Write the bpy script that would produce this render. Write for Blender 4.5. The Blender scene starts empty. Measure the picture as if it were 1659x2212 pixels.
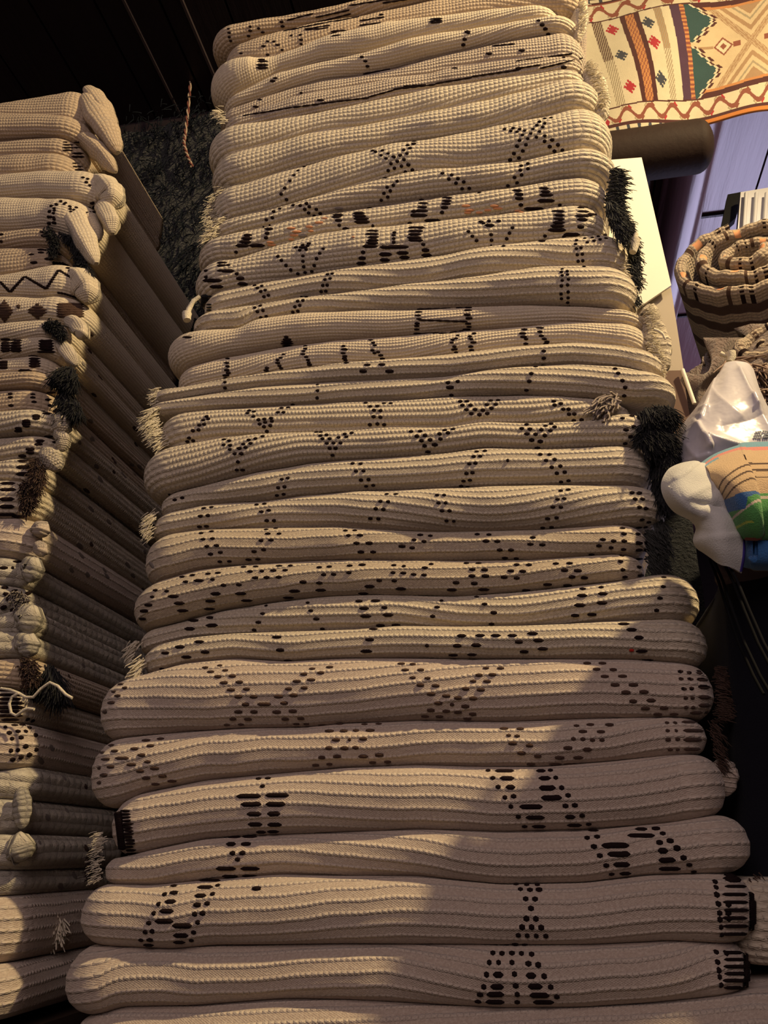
import bpy, bmesh, math, random
import numpy as np
from mathutils import Vector, Matrix, Euler
from mathutils.bvhtree import BVHTree
random.seed(7); rng = np.random.RandomState(7)
S = bpy.context.scene
C = S.collection

# ------------------------------------------------------------ camera
FPX = 1800.0
CAM = Vector((0, 0, 0.75))
cam_d = bpy.data.cameras.new('camera'); cam = bpy.data.objects.new('camera', cam_d); C.objects.link(cam)
cam.location = CAM
cam.rotation_euler = (math.radians(90+22.46), 0, math.radians(10.2))
cam_d.sensor_fit = 'HORIZONTAL'; cam_d.sensor_width = 36; cam_d.lens = 36*FPX/1659
cam_d.clip_start = 0.02
S.camera = cam
RM = Euler(cam.rotation_euler, 'XYZ').to_matrix()
def ray(px, py):
    return RM @ Vector(((px-829.5)/FPX, -(py-1106)/FPX, -1))
def at(px, py, Y):
    d = ray(px, py); return CAM + d*(Y/d.y)
def mpp(px, py, Y):            # metres per pixel at a point
    return (Y/ray(px, py).y)/FPX

# ------------------------------------------------------------ world, lights, exposure
S.view_settings.view_transform = 'Standard'; S.view_settings.look = 'None'
S.view_settings.gamma = 1; S.view_settings.use_curve_mapping = False
S.view_settings.exposure = -0.34
w = bpy.data.worlds.new('world'); S.world = w; w.use_nodes = True
w.node_tree.nodes['Background'].inputs[0].default_value = (0.62, 0.50, 0.62, 1)
w.node_tree.nodes['Background'].inputs[1].default_value = 0.085

def light(name, kind, loc, target, energy, col, **kw):
    l = bpy.data.lights.new(name, kind); l.energy = energy; l.color = col
    for k, v in kw.items(): setattr(l, k, v)
    o = bpy.data.objects.new(name, l); C.objects.link(o); o.location = loc
    d = Vector(target)-Vector(loc); o.rotation_euler = d.to_track_quat('-Z', 'Y').to_euler()
    return o
LAMP = (1.50, 0.54, 3.12)
light('warm_ceiling_lamp', 'SPOT', LAMP, (-0.25, 1.3, 1.35), 440, (1.0, 0.755, 0.40), spot_size=2.3, spot_blend=0.9, shadow_soft_size=0.05)
light('shop_fill', 'AREA', (-0.1, -1.6, 2.3), (0.2, 1.2, 1.0), 34, (1.0, 0.77, 0.74), size=1.8)
light('window_daylight', 'AREA', (2.3, 4.9, 1.5), (1.1, 2.9, 3.2), 80, (0.70, 0.66, 1.0), size=2.0)

# ------------------------------------------------------------ helpers
def mesh_obj(name, V, F, mats, parent=None, mi=None, uv=None, smooth=True):
    me = bpy.data.meshes.new(name)
    me.from_pydata([tuple(v) for v in V], [], F)
    for m in (mats if isinstance(mats, (list, tuple)) else [mats]): me.materials.append(m)
    if mi is not None: me.polygons.foreach_set('material_index', np.array(mi, dtype=np.int32))
    if smooth: me.polygons.foreach_set('use_smooth', np.ones(len(me.polygons), dtype=bool))
    if uv is not None:
        l = me.uv_layers.new(name='uv')
        idx = np.empty(len(me.loops), dtype=np.int32); me.loops.foreach_get('vertex_index', idx)
        l.data.foreach_set('uv', np.asarray(uv, dtype=np.float32)[idx].ravel())
    me.update()
    o = bpy.data.objects.new(name, me); C.objects.link(o)
    if parent: o.parent = parent
    return o
def tag(o, label=None, cat=None, group=None, kind=None):
    if label: o['label'] = label
    if cat: o['category'] = cat
    if group: o['group'] = group
    if kind: o['kind'] = kind
    return o
def empty(name, loc=(0, 0, 0)):
    o = bpy.data.objects.new(name, None); C.objects.link(o); o.location = loc; o.empty_display_size = 0.05
    return o
class MB:
    def __init__(s): s.V = []; s.F = []; s.M = []
    def add(s, V, F, m=0):
        k = len(s.V); s.V += [tuple(v) for v in V]; s.F += [tuple(i+k for i in f) for f in F]; s.M += [m]*len(F)
    def grid(s, P, m=0, close=False):
        n = len(P); q = len(P[0]); V = [p for r in P for p in r]; F = []
        for i in range(n-1):
            for j in range(q if close else q-1):
                F.append((i*q+j, i*q+(j+1) % q, (i+1)*q+(j+1) % q, (i+1)*q+j))
        s.add(V, F, m)
    def tube(s, pts, r, m=0, sides=5, taper=1.0):
        pts = [Vector(p) for p in pts]; n = len(pts); R = []
        for i, p in enumerate(pts):
            t = (pts[min(i+1, n-1)]-pts[max(i-1, 0)]).normalized()
            a = t.cross(Vector((0.3, 0.8, 0.52))).normalized(); b = t.cross(a)
            rr = r*(1+(taper-1)*i/(n-1))
            R.append([p+a*rr*math.cos(2*math.pi*k/sides)+b*rr*math.sin(2*math.pi*k/sides) for k in range(sides)])
        s.grid(R, m, True)
        s.add(R[0], [tuple(range(sides))[::-1]], m); s.add(R[-1], [tuple(range(sides))], m)
    def box(s, x0, y0, z0, x1, y1, z1, m=0):
        V = [(x, y, z) for z in (z0, z1) for y in (y0, y1) for x in (x0, x1)]
        s.add(V, [(0, 2, 3, 1), (4, 5, 7, 6), (0, 1, 5, 4), (2, 6, 7, 3), (0, 4, 6, 2), (1, 3, 7, 5)], m)
    def slab(s, quad, th, m=0):     # a thin board from four corners
        q = [Vector(p) for p in quad]; n = (q[1]-q[0]).cross(q[3]-q[0]).normalized()*th
        V = q+[p+n for p in q]
        s.add(V, [(0, 1, 2, 3), (7, 6, 5, 4), (0, 4, 5, 1), (1, 5, 6, 2), (2, 6, 7, 3), (3, 7, 4, 0)], m)
    def build(s, name, mats, parent=None, smooth=True):
        return mesh_obj(name, s.V, s.F, mats, parent, s.M, None, smooth)

# ------------------------------------------------------------ materials
class N:
    def __init__(s, name, rough=0.9, spec=0.2):
        s.m = bpy.data.materials.new(name); s.m.use_nodes = True; s.t = s.m.node_tree
        s.b = s.t.nodes['Principled BSDF']; s.b.inputs['Roughness'].default_value = rough
        s.b.inputs['Specular IOR Level'].default_value = spec
    def n(s, typ, **kw):
        o = s.t.nodes.new(typ)
        for k, v in kw.items(): setattr(o, k, v)
        return o
    def set(s, sock, v):
        if isinstance(v, bpy.types.NodeSocket): s.t.links.new(v, sock)
        else: sock.default_value = v
    def math(s, op, a, b=0.0, c=0.0, clamp=False):
        o = s.n('ShaderNodeMath', operation=op); o.use_clamp = clamp
        s.set(o.inputs[0], a); s.set(o.inputs[1], b); s.set(o.inputs[2], c); return o.outputs[0]
    def mix(s, f, a, b, typ='MIX'):
        o = s.n('ShaderNodeMix', data_type='RGBA', blend_type=typ)
        s.set(o.inputs[0], f); s.set(o.inputs[6], a if isinstance(a, bpy.types.NodeSocket) else (*a, 1)); s.set(o.inputs[7], b if isinstance(b, bpy.types.NodeSocket) else (*b, 1)); return o.outputs[2]
    def noise(s, scale, detail=3, vec=None, rough=0.6):
        o = s.n('ShaderNodeTexNoise'); o.inputs['Scale'].default_value = scale; o.inputs['Detail'].default_value = detail
        o.inputs['Roughness'].default_value = rough
        if vec is not None: s.t.links.new(vec, o.inputs['Vector'])
        return o.outputs[0]
    def coord(s, k='Object'):
        return s.n('ShaderNodeTexCoord').outputs[k]
    def bump(s, h, dist, strength=1.0):
        o = s.n('ShaderNodeBump'); o.inputs['Distance'].default_value = dist; o.inputs['Strength'].default_value = strength
        s.t.links.new(h, o.inputs['Height']); s.t.links.new(o.outputs[0], s.b.inputs['Normal'])
    def color(s, c): s.set(s.b.inputs['Base Color'], c)

def wool(name, lo, hi, pitch, bead, duty, bdist=0.003, blotch=None, bamt=0.0, sheen=0.25):
    """woven wool: rows of little knots along u, row pitch along v (metres)"""
    k = N(name, 0.95, 0.1)
    uv = k.coord('UV'); sp = k.n('ShaderNodeSeparateXYZ'); k.t.links.new(uv, sp.inputs[0]); u, v = sp.outputs[0], sp.outputs[1]
    w1 = k.noise(9, 2, uv)
    v2 = k.math('ADD', v, k.math('MULTIPLY', k.math('SUBTRACT', w1, 0.5), pitch*0.5))
    vr = k.math('DIVIDE', v2, pitch)
    fv = k.math('FRACT', vr)
    row = k.math('SUBTRACT', 1.0, k.math('ABSOLUTE', k.math('SUBTRACT', k.math('MULTIPLY', fv, 2.0), 1.0)))   # 1 mid row
    row = k.math('DIVIDE', k.math('SUBTRACT', row, 1-duty), duty, clamp=True)
    row = k.math('POWER', row, 0.6)
    off = k.math('MULTIPLY', k.math('FLOOR', vr), 0.5 if duty < 0.9 else 0.0)
    w2 = k.noise(60, 2, uv)
    fu = k.math('FRACT', k.math('ADD', k.math('ADD', k.math('DIVIDE', u, bead), off), k.math('MULTIPLY', w2, 0.8)))
    bd = k.math('SUBTRACT', 1.0, k.math('ABSOLUTE', k.math('SUBTRACT', k.math('MULTIPLY', fu, 2.0), 1.0)))
    bd = k.math('POWER', bd, 0.5)
    knot = k.math('MULTIPLY', row, k.math('ADD', 0.2, k.math('MULTIPLY', bd, 0.8)))
    fz = k.noise(900, 3, uv); fz2 = k.noise(260, 3, uv)
    # flat weave between the knot rows
    wv = k.math('MULTIPLY', k.math('SINE', k.math('MULTIPLY', v, 6.283/0.0028)), k.math('SINE', k.math('MULTIPLY', u, 6.283/0.0045)))
    h = k.math('ADD', k.math('MULTIPLY', knot, 1.25), k.math('ADD', k.math('MULTIPLY', fz, 0.35), k.math('ADD', k.math('MULTIPLY', fz2, 0.35), k.math('MULTIPLY', wv, 0.08))))
    c = k.mix(k.math('MULTIPLY', knot, 0.9, clamp=True), lo, hi)
    big = k.noise(5, 3, uv)
    c = k.mix(k.math('MULTIPLY', big, 0.55), c, tuple(x*y for x, y in zip(lo, (0.95, 0.86, 0.82))))
    c = k.mix(k.math('MULTIPLY', k.math('SUBTRACT', fz2, 0.42), 1.6, clamp=True), c, tuple(min(1, x*1.12) for x in hi))
    if blotch:
        bn = k.noise(14, 4, uv)
        c = k.mix(k.math('MULTIPLY', k.math('SUBTRACT', bn, 0.5), bamt*8, clamp=True), c, blotch)
    k.color(c)
    k.b.inputs['Sheen Weight'].default_value = sheen; k.b.inputs['Sheen Roughness'].default_value = 0.6
    k.bump(h, bdist)
    return k.m
def plain(name, col, rough=0.9, spec=0.2, var=0.25, scale=200, bd=0.0, sheen=0.0, vscale=20):
    k = N(name, rough, spec); o = k.coord()
    nz = k.noise(vscale, 3, o)
    k.color(k.mix(nz, tuple(c*(1-var) for c in col), tuple(min(1, c*(1+var)) for c in col)))
    if bd: k.bump(k.noise(scale, 4, o), bd)
    k.b.inputs['Sheen Weight'].default_value = sheen
    return k.m
CL = (0.50, 0.425, 0.32); CH = (0.80, 0.715, 0.56)
M = {
 'fine':  wool('wool_fine', (0.56, 0.47, 0.35), (0.74, 0.65, 0.49), 0.0062, 0.0055, 1.0, 0.0012),
 'nub':   wool('wool_grid_knots', CL, CH, 0.0092, 0.0088, 1.0, 0.0028),
 'rows':  wool('wool_knot_rows', CL, (0.82, 0.73, 0.57), 0.0132, 0.0075, 0.52, 0.0028),
 'rowf':  wool('wool_close_rows', CL, (0.79, 0.70, 0.54), 0.0115, 0.0068, 0.8, 0.0030),
 'rowt':  wool('wool_tan_rows', (0.47, 0.385, 0.285), (0.77, 0.67, 0.50), 0.0165, 0.0075, 0.36, 0.0028),
 'rowp':  wool('wool_pinkish_rows', (0.53, 0.43, 0.345), (0.76, 0.66, 0.54), 0.0160, 0.0080, 0.42, 0.0028),
 'speck': wool('wool_mottled', (0.42, 0.34, 0.27), (0.70, 0.60, 0.47), 0.0075, 0.006, 1.0, 0.0025, (0.26, 0.20, 0.19), 0.35),
 'tan':   wool('wool_tan_fine', (0.42, 0.32, 0.22), (0.60, 0.48, 0.34), 0.0080, 0.007, 1.0, 0.0018),
 'orange': wool('wool_orange_blush', CL, CH, 0.0092, 0.0088, 1.0, 0.0028),
 'shag':  wool('wool_shaggy', (0.45, 0.40, 0.32), (0.80, 0.74, 0.60), 0.02, 0.02, 1.0, 0.006, (0.30, 0.27, 0.25), 0.3),
 'dark':  plain('dark_yarn', (0.020, 0.012, 0.012), 0.95, 0.05, 0.4, 500, 0.002, 0.0),
 'black': plain('black_yarn', (0.012, 0.012, 0.014), 0.9, 0.15, 0.3, 500, 0.002, 0.1),
 'slate': plain('slate_green_yarn', (0.035, 0.036, 0.032), 0.95, 0.1, 0.4, 500, 0.002, 0.2),
 'brown': plain('brown_yarn', (0.075, 0.042, 0.03), 0.95, 0.1, 0.4, 500, 0.002, 0.1),
 'red':   plain('red_yarn', (0.4, 0.03, 0.02), 0.95, 0.1),
 'orangey': plain('orange_yarn', (0.62, 0.30, 0.16), 0.95, 0.1),
 'greyy': plain('grey_yarn', (0.22, 0.19, 0.17), 0.95, 0.1),
 'cream': plain('cream_yarn', (0.76, 0.68, 0.52), 0.95, 0.1, 0.12, 400, 0.002, 0.2),
}

# ------------------------------------------------------------ folded rugs
YS = 1.20
def smooth_noise(n, cells, seed):
    r = np.random.RandomState(seed); k = r.uniform(-1, 1, cells+3)
    x = np.linspace(0, cells, n); i = np.floor(x).astype(int); f = x-i; f = f*f*(3-2*f)
    return k[i]*(1-f)+k[i+1]*f
def crease_world(pts, Yc, a, b):
    X = []; Z = []
    for (px, py) in pts:
        d = ray(px, py); t = d.z/d.y
        if t >= 0: z = CAM.z+Yc*t-math.sqrt(b*b+a*a*t*t)+b
        else: z = CAM.z+Yc*t
        X.append(CAM.x+(Yc-0.6*a)*d.x/d.y); Z.append(z)
    o = np.argsort(X); return np.array(X)[o], np.array(Z)[o]
def lobe_surface(xl, xr, Yc, ztop, zbot, a, depth, pitch, seed, pow_=2.3, rc=0.03, nx=190, nv=46, jig=0.7, rib=0.0005, sag=0.0):
    """a rounded fold swept round the front and both sides; returns V, F, UV"""
    # path
    ns = 26; na = 9
    P = []
    for i in range(ns): P.append((xl, Yc+rc+depth*(1-i/ns), -1, 0))
    for i in range(na):
        th = math.pi/2*i/na; P.append((xl+rc-rc*math.cos(th), Yc+rc-rc*math.sin(th), -math.cos(th), -math.sin(th)))
    for i in range(nx): P.append((xl+rc+(xr-xl-2*rc)*i/(nx-1), Yc, 0, -1))
    for i in range(1, na+1):
        th = math.pi/2*i/na; P.append((xr-rc+rc*math.sin(th), Yc+rc-rc*math.cos(th), math.sin(th), -math.cos(th)))
    for i in range(1, ns+1): P.append((xr, Yc+rc+depth*i/ns, 1, 0))
    P = np.array(P); n = len(P)
    seg = np.concatenate([[0], np.cumsum(np.hypot(np.diff(P[:, 0]), np.diff(P[:, 1])))])
    zt = ztop(P[:, 0]); zb = zbot(P[:, 0])
    # towards the back, a little irregular
    back = np.clip((P[:, 1]-Yc)/max(depth, 1e-3), 0, 1)
    zt = zt-sag*back; zb = zb-sag*back
    th_ = np.maximum(zt-zb, 0.012)
    wob = smooth_noise(n, 9, seed)*0.12*jig+smooth_noise(n, 24, seed+1)*0.05*jig
    push = (smooth_noise(n, 5, seed+2)*0.004+smooth_noise(n, 14, seed+3)*0.002)*jig
    A = a*(1+wob)*np.clip(th_/np.median(th_), 0.45, 1.25)
    phi = np.linspace(-math.pi/2, math.pi/2, nv)
    e = 2.0/pow_
    co = np.abs(np.cos(phi))**e; si = np.sign(np.sin(phi))*np.abs(np.sin(phi))**e
    skew = smooth_noise(n, 7, seed+4)*0.18
    zc = (zt+zb)/2; b = th_/2
    off = A[:, None]*co[None, :]+push[:, None]
    z = zc[:, None]+b[:, None]*si[None, :]+b[:, None]*(1-si[None, :]**2)*skew[:, None]*0.35
    # arc length v
    dz = np.diff(z, axis=1); do = np.diff(off, axis=1)
    v = np.concatenate([np.zeros((n, 1)), np.cumsum(np.hypot(dz, do), axis=1)], axis=1)
    v = v+(smooth_noise(n, 6, seed+5)*0.010+smooth_noise(n, 3, seed+6)*0.012)[:, None]
    r = rib*np.cos(2*math.pi*(v/pitch-0.5))*co[None, :]
    # wrinkles that run along the fold
    wr = 0.0007*np.sin(v*150+smooth_noise(n, 8, seed+7)[:, None]*4)*smooth_noise(n, 10, seed+8)[:, None]*jig
    off = off+r+wr
    X = P[:, 0][:, None]+P[:, 2][:, None]*off; Y = P[:, 1][:, None]+P[:, 3][:, None]*off
    V = np.stack([X, Y, z], axis=2).reshape(-1, 3)
    UV = np.stack([np.repeat(seg[:, None], nv, 1)+seed*0.37, v+seed*pitch*3], axis=2).reshape(-1, 2)
    I = np.arange(n-1)[:, None]*nv+np.arange(nv-1)[None, :]
    F = np.stack([I, I+nv, I+nv+1, I+1], axis=2).reshape(-1, 4)
    F = [tuple(f) for f in F.tolist()]
    top = [i*nv+nv-1 for i in range(n)]; bot = [i*nv for i in range(n)]
    F.append(tuple(top)); F.append(tuple(reversed(bot)))
    F.append(tuple([i for i in range(nv)]+[(n-1)*nv+i for i in reversed(range(nv))]))
    return V, F, UV

RUGS = []      # dicts: obj, V, F, uv, extra stitches
def make_rug(lobes, mat, name='folded_rug', mats=None):
    Vs = []; Fs = []; UVs = []; k = 0
    for (V, F, UV) in lobes:
        Vs.append(V); UVs.append(UV); Fs += [tuple(i+k for i in f) for f in F]; k += len(V)
    RUGS.append(dict(V=np.concatenate(Vs), F=Fs, UV=np.concatenate(UVs), mat=mat, st=MB(), name=name, bind=MB()))
    return len(RUGS)-1

# crease lines of the tall stack, from the top silhouette down, as seen in the photo
CR = [
 [(468,62),(556,45),(676,21),(767,0),(920,-35),(1262,-110)],
 [(480,104),(560,80),(613,65),(682,50),(776,33),(920,2),(1000,-14),(1262,-50)],
 [(480,134),(560,130),(601,120),(715,81),(839,54),(955,36),(1061,18),(1151,9),(1225,8)],
 [(483,211),(525,193),(601,160),(691,136),(782,119),(850,102),(955,78),(1061,59),(1151,45),(1236,27)],
 [(480,238),(550,216),(631,190),(691,175),(782,160),(850,145),(955,120),(1061,98),(1121,87),(1212,69),(1242,70)],
 [(480,255),(541,241),(631,211),(721,196),(797,178),(920,157),(955,148),(1061,133),(1151,127),(1250,116)],
 [(474,281),(571,265),(661,247),(782,223),(850,208),(955,187),(1061,172),(1151,160),(1242,142),(1275,136)],
 [(474,344),(571,316),(661,292),(782,271),(850,256),(955,238),(1061,214),(1151,193),(1242,169),(1285,160)],
 [(469,405),(521,400),(611,372),(701,348),(792,327),(850,312),(940,300),(1043,280),(1182,256),(1266,231),(1310,228)],
 [(465,480),(490,475),(581,454),(671,430),(762,405),(880,378),(1025,363),(1115,354),(1205,336),(1278,322),(1318,311)],
 [(450,515),(490,511),(581,493),(641,475),(716,460),(801,445),(880,434),(988,419),(1097,408),(1205,390),(1307,378)],
 [(439,571),(505,562),(581,538),(701,508),(792,499),(880,488),(988,477),(1097,463),(1205,448),(1310,440)],
 [(440,636),(521,619),(596,604),(701,589),(792,577),(880,564),(988,549),(1097,531),(1187,520),(1350,502)],
 [(425,678),(521,662),(641,640),(762,628),(880,613),(1025,600),(1169,582),(1365,578)],
 [(385,722),(423,719),(517,711),(553,693),(662,677),(806,671),(900,669),(1021,663),(1159,657),(1271,659),(1357,665),(1410,668)],
 [(385,800),(488,773),(625,749),(734,737),(860,728),(972,719),(1122,708),(1234,698),(1400,702)],
 [(345,842),(398,836),(481,820),(589,802),(734,786),(860,777),(972,768),(1122,751),(1234,743),(1340,747),(1430,765)],
 [(325,872),(445,853),(553,838),(698,827),(860,820),(972,814),(1122,796),(1234,788),(1346,796),(1450,822)],
 [(360,897),(481,885),(625,876),(770,868),(860,865),(972,857),(1122,854),(1271,859),(1380,872)],
 [(330,978),(369,968),(481,947),(589,939),(734,932),(842,925),(972,923),(1047,911),(1159,913),(1271,908),(1346,893),(1420,882)],
 [(333,1073),(427,1051),(553,1022),(662,1003),(770,995),(860,989),(972,979),(1047,969),(1159,971),(1271,966),(1383,962),(1405,966)],
 [(325,1115),(429,1093),(557,1085),(654,1072),(780,1063),(860,1061),(1029,1056),(1197,1052),(1400,1051),(1435,1060)],
 [(330,1160),(429,1147),(579,1142),(728,1140),(860,1147),(987,1149),(1155,1145),(1324,1134),(1398,1127)],
 [(305,1275),(351,1255),(429,1233),(542,1222),(691,1214),(803,1211),(987,1212),(1155,1210),(1240,1204),(1400,1194)],
 [(285,1375),(320,1359),(392,1342),(482,1319),(579,1304),(691,1291),(803,1287),(987,1290),(1113,1282),(1240,1269),(1345,1257),(1442,1240),(1490,1240)],
 [(295,1402),(392,1379),(504,1369),(654,1364),(766,1360),(860,1353),(987,1356),(1113,1354),(1240,1347),(1366,1341),(1515,1336)],
 [(225,1480),(306,1457),(392,1435),(504,1424),(616,1431),(728,1424),(860,1423),(1029,1425),(1197,1425),(1366,1425),(1514,1436),(1552,1438)],
 [(215,1600),(241,1597),(397,1582),(527,1574),(657,1571),(744,1563),(900,1557),(1083,1560),(1266,1553),(1449,1549),(1554,1546)],
 [(236,1743),(310,1712),(440,1686),(614,1671),(744,1660),(900,1654),(1037,1658),(1174,1658),(1312,1647),(1449,1633),(1570,1626)],
 [(200,1855),(258,1852),(310,1838),(440,1812),(571,1804),(744,1797),(900,1792),(1083,1798),(1266,1793),(1449,1777),(1577,1757),(1612,1757)],
 [(190,1910),(323,1912),(415,1903),(598,1889),(735,1892),(900,1892),(1083,1910),(1266,1907),(1403,1891),(1634,1884)],
 [(170,2040),(213,2040),(369,2047),(461,2038),(598,2038),(735,2036),(900,2037),(1083,2038),(1266,2038),(1449,2029),(1638,2040)],
 [(150,2196),(190,2194),(255,2171),(415,2169),(598,2157),(735,2157),(900,2165),(1083,2175),(1266,2173),(1403,2164),(1540,2152),(1641,2141),(1800,2120)],
 [(150,2420),(1800,2420)],
]
LR = [(466,1262),(486,1262),(470,1228),(472,1250),(475,1253),(480,1270),(467,1276),(465,1292),(462,1312),(452,1318),
      (433,1312),(430,1310),(436,1354),(414,1368),(374,1412),(385,1402),(322,1436),(312,1453),(357,1385),(325,1412),
      (330,1408),(318,1440),(328,1400),(300,1404),(284,1495),(302,1522),(219,1556),(210,1540),(247,1572),(212,1614),
      (185,1634),(165,1638),(140,1830)]
def stack_lobes(CRs, LRs, YcBase, seeds, yj, depth, powr, rc, mats, ribs):
    """world curves for every crease of a stack, then every fold between two creases"""
    n = len(LRs)
    # first estimate of half thickness
    half = []
    for i in range(n):
        xm = (CRs[i][0][0]+CRs[i][-1][0])/2
        ya = np.interp(xm, *zip(*CRs[i])); yb = np.interp(xm, *zip(*CRs[i+1]))
        za = at(xm, ya, YcBase).z; zb = at(xm, yb, YcBase).z; half.append(max((za-zb)/2, 0.01))
    cur = []
    for i in range(n+1):
        j = min(i, n-1); a = min(1.12*half[j], 0.038)
        cur.append(crease_world(CRs[i], YcBase+yj[j], a, half[j]))
    out = []
    for i in range(n):
        a = min(1.12*half[i], 0.038); Yc = YcBase+yj[i]
        ym = (np.mean([p[1] for p in CRs[i]])+np.mean([p[1] for p in CRs[i+1]]))/2
        yl = (CRs[i][0][1]+CRs[i+1][0][1])/2; yr = (CRs[i][-1][1]+CRs[i+1][-1][1])/2
        xl = at(LRs[i][0], yl, Yc+(0.018 if YcBase < YS+.028 else 0.012)).x+a; xr = at(LRs[i][1], yr, Yc+(0.020 if YcBase < YS+.028 else 0.012)).x-a
        def f(c, g=0.0):
            X, Z = c
            xs = np.linspace(X[0]-0.1, X[-1]+0.1, 500); zs = np.interp(xs, X, Z)
            ker = np.hanning(23); ker /= ker.sum(); zs = np.convolve(np.pad(zs, 11, 'edge'), ker, 'valid')
            return lambda q: np.interp(q, xs, zs)+g
        out.append(lobe_surface(xl, xr, Yc, f(cur[i], 0.0005), f(cur[i+1], -0.0005), a, depth[i], ribs[i], seeds+i*11, powr, rc))
    return out
YJ = rng.uniform(-0.007, 0.007, len(LR))
PIT = {'fine': .0062, 'nub': .0092, 'rows': .0132, 'rowf': .0115, 'rowt': .0165, 'rowp': .016, 'speck': .0075, 'tan': .008, 'shag': .02, 'orange': .0092}
MAINR = [  # (fold indices, material, label)
 ((0, 1), 'tan', 'tan folded rug with dark broken stripes, topmost of the tall stack'),
 ((2, 3), 'fine', 'plain tan folded rug with few dark ticks, second from top of tall stack'),
 ((4, 5), 'speck', 'thin mottled greyish folded rug with one long dark line, third from top of tall stack'),
 ((6, 7), 'nub', 'plain cream nubby folded rug without pattern, upper part of the tall stack'),
 ((8, 9), 'nub', 'cream folded rug with dotted X figures and frayed left end, upper tall stack'),
 ((10, 11), 'orange', 'cream folded rug with orange blush, dark blocks and dotted fans in the tall stack'),
 ((12, 13), 'rows', 'cream ribbed folded rug with double dot column near right end, below the dotted fans'),
 ((14, 15), 'fine', 'smooth cream folded rug with a dark outlined rectangle in the tall stack'),
 ((16, 17), 'rows', 'cream ribbed folded rug with few dots and frayed left end sticking out mid-stack'),
 ((18,), 'rowf', 'cream folded rug with dotted V figures and a grey knotted tassel at its right end'),
 ((19,), 'rowf', 'tan folded rug with bold dotted V figures and a shaggy black fringe hanging at right'),
 ((20, 21), 'rows', 'cream ribbed folded rug with slanting pairs of dots, just below the black fringe'),
 ((22, 23), 'rowt', 'tan folded rug crowded with dark dashes and a striped right end, mid-lower tall stack'),
 ((24, 25), 'rows', 'cream ribbed folded rug with short dark dashes and one red stitch, lower tall stack'),
 ((26, 27), 'rowp', 'thick tan folded rug with dashed diamonds and a dashed right border, lower tall stack'),
 ((28, 29), 'rowp', 'thick beige folded rug with a black bound left end and stepped dark bars'),
 ((30, 31), 'rowp', 'thick beige folded rug with dotted hourglass and a dark brown bound right end'),
 ((32,), 'rowp', 'beige undecorated folded rug at the very bottom of the tall stack'),
]
mfold = {}
for r, (ii, m, _) in enumerate(MAINR):
    for i in ii: mfold[i] = m
mdepth = [0.42]*len(LR)
L_main = stack_lobes(CR, LR, YS+0.025, 100, YJ, mdepth, 2.1, 0.03, None, [PIT[mfold[i]] for i in range(len(LR))])
for r, (ii, m, lab) in enumerate(MAINR):
    k = make_rug([L_main[i] for i in ii], M[m]); RUGS[k]['label'] = lab; RUGS[k]['group'] = 'folded rugs in the tall stack'
# pale rug end behind the lower right corner of the stack
# ---- left stack: front crease height at x=0 and at the corner, corner x, side depth
LF = [ # (y at 0, y at mid 90, y at corner, corner px x, depth)
 (224,206,188,192,.37),(249,246,250,206,.35),(305,297,297,186,.42),(338,331,328,190,.44),(386,374,370,240,.46),(434,430,440,212,.50),
 (500,489,520,170,.50),(538,532,545,165,.52),(598,578,566,192,.5),(647,648,632,190,.48),(702,692,700,160,.5),(740,729,740,160,.52),
 (778,767,776,130,.48),(811,804,802,128,.5),(848,842,842,126,.5),(891,883,882,142,.5),(949,940,940,140,.5),(996,987,985,100,.48),
 (1041,1037,1030,100,.48),(1123,1112,1110,92,.48),(1205,1206,1206,80,.48),(1264,1254,1254,70,.48),(1328,1312,1305,74,.46),
 (1366,1362,1362,74,.46),(1427,1420,1420,80,.46),(1488,1490,1495,70,.46),(1562,1552,1545,80,.46),(1664,1645,1640,68,.46),
 (1726,1722,1720,55,.46),(1803,1800,1800,62,.46),(1878,1885,1890,48,.46),(1933,1925,1915,55,.46),(2084,2075,2070,44,.46),(2206,2190,2185,48,.46)]
CL_ = [[(-420, a+ (a-c)*2.0*(1 if a < 1500 else .3)), (0, a), (90 if cx > 100 else cx*0.55, b), (cx, c)] for (a, b, c, cx, d) in LF]
LRL = [(-480, LF[i][3]) for i in range(len(LF)-1)]
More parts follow.
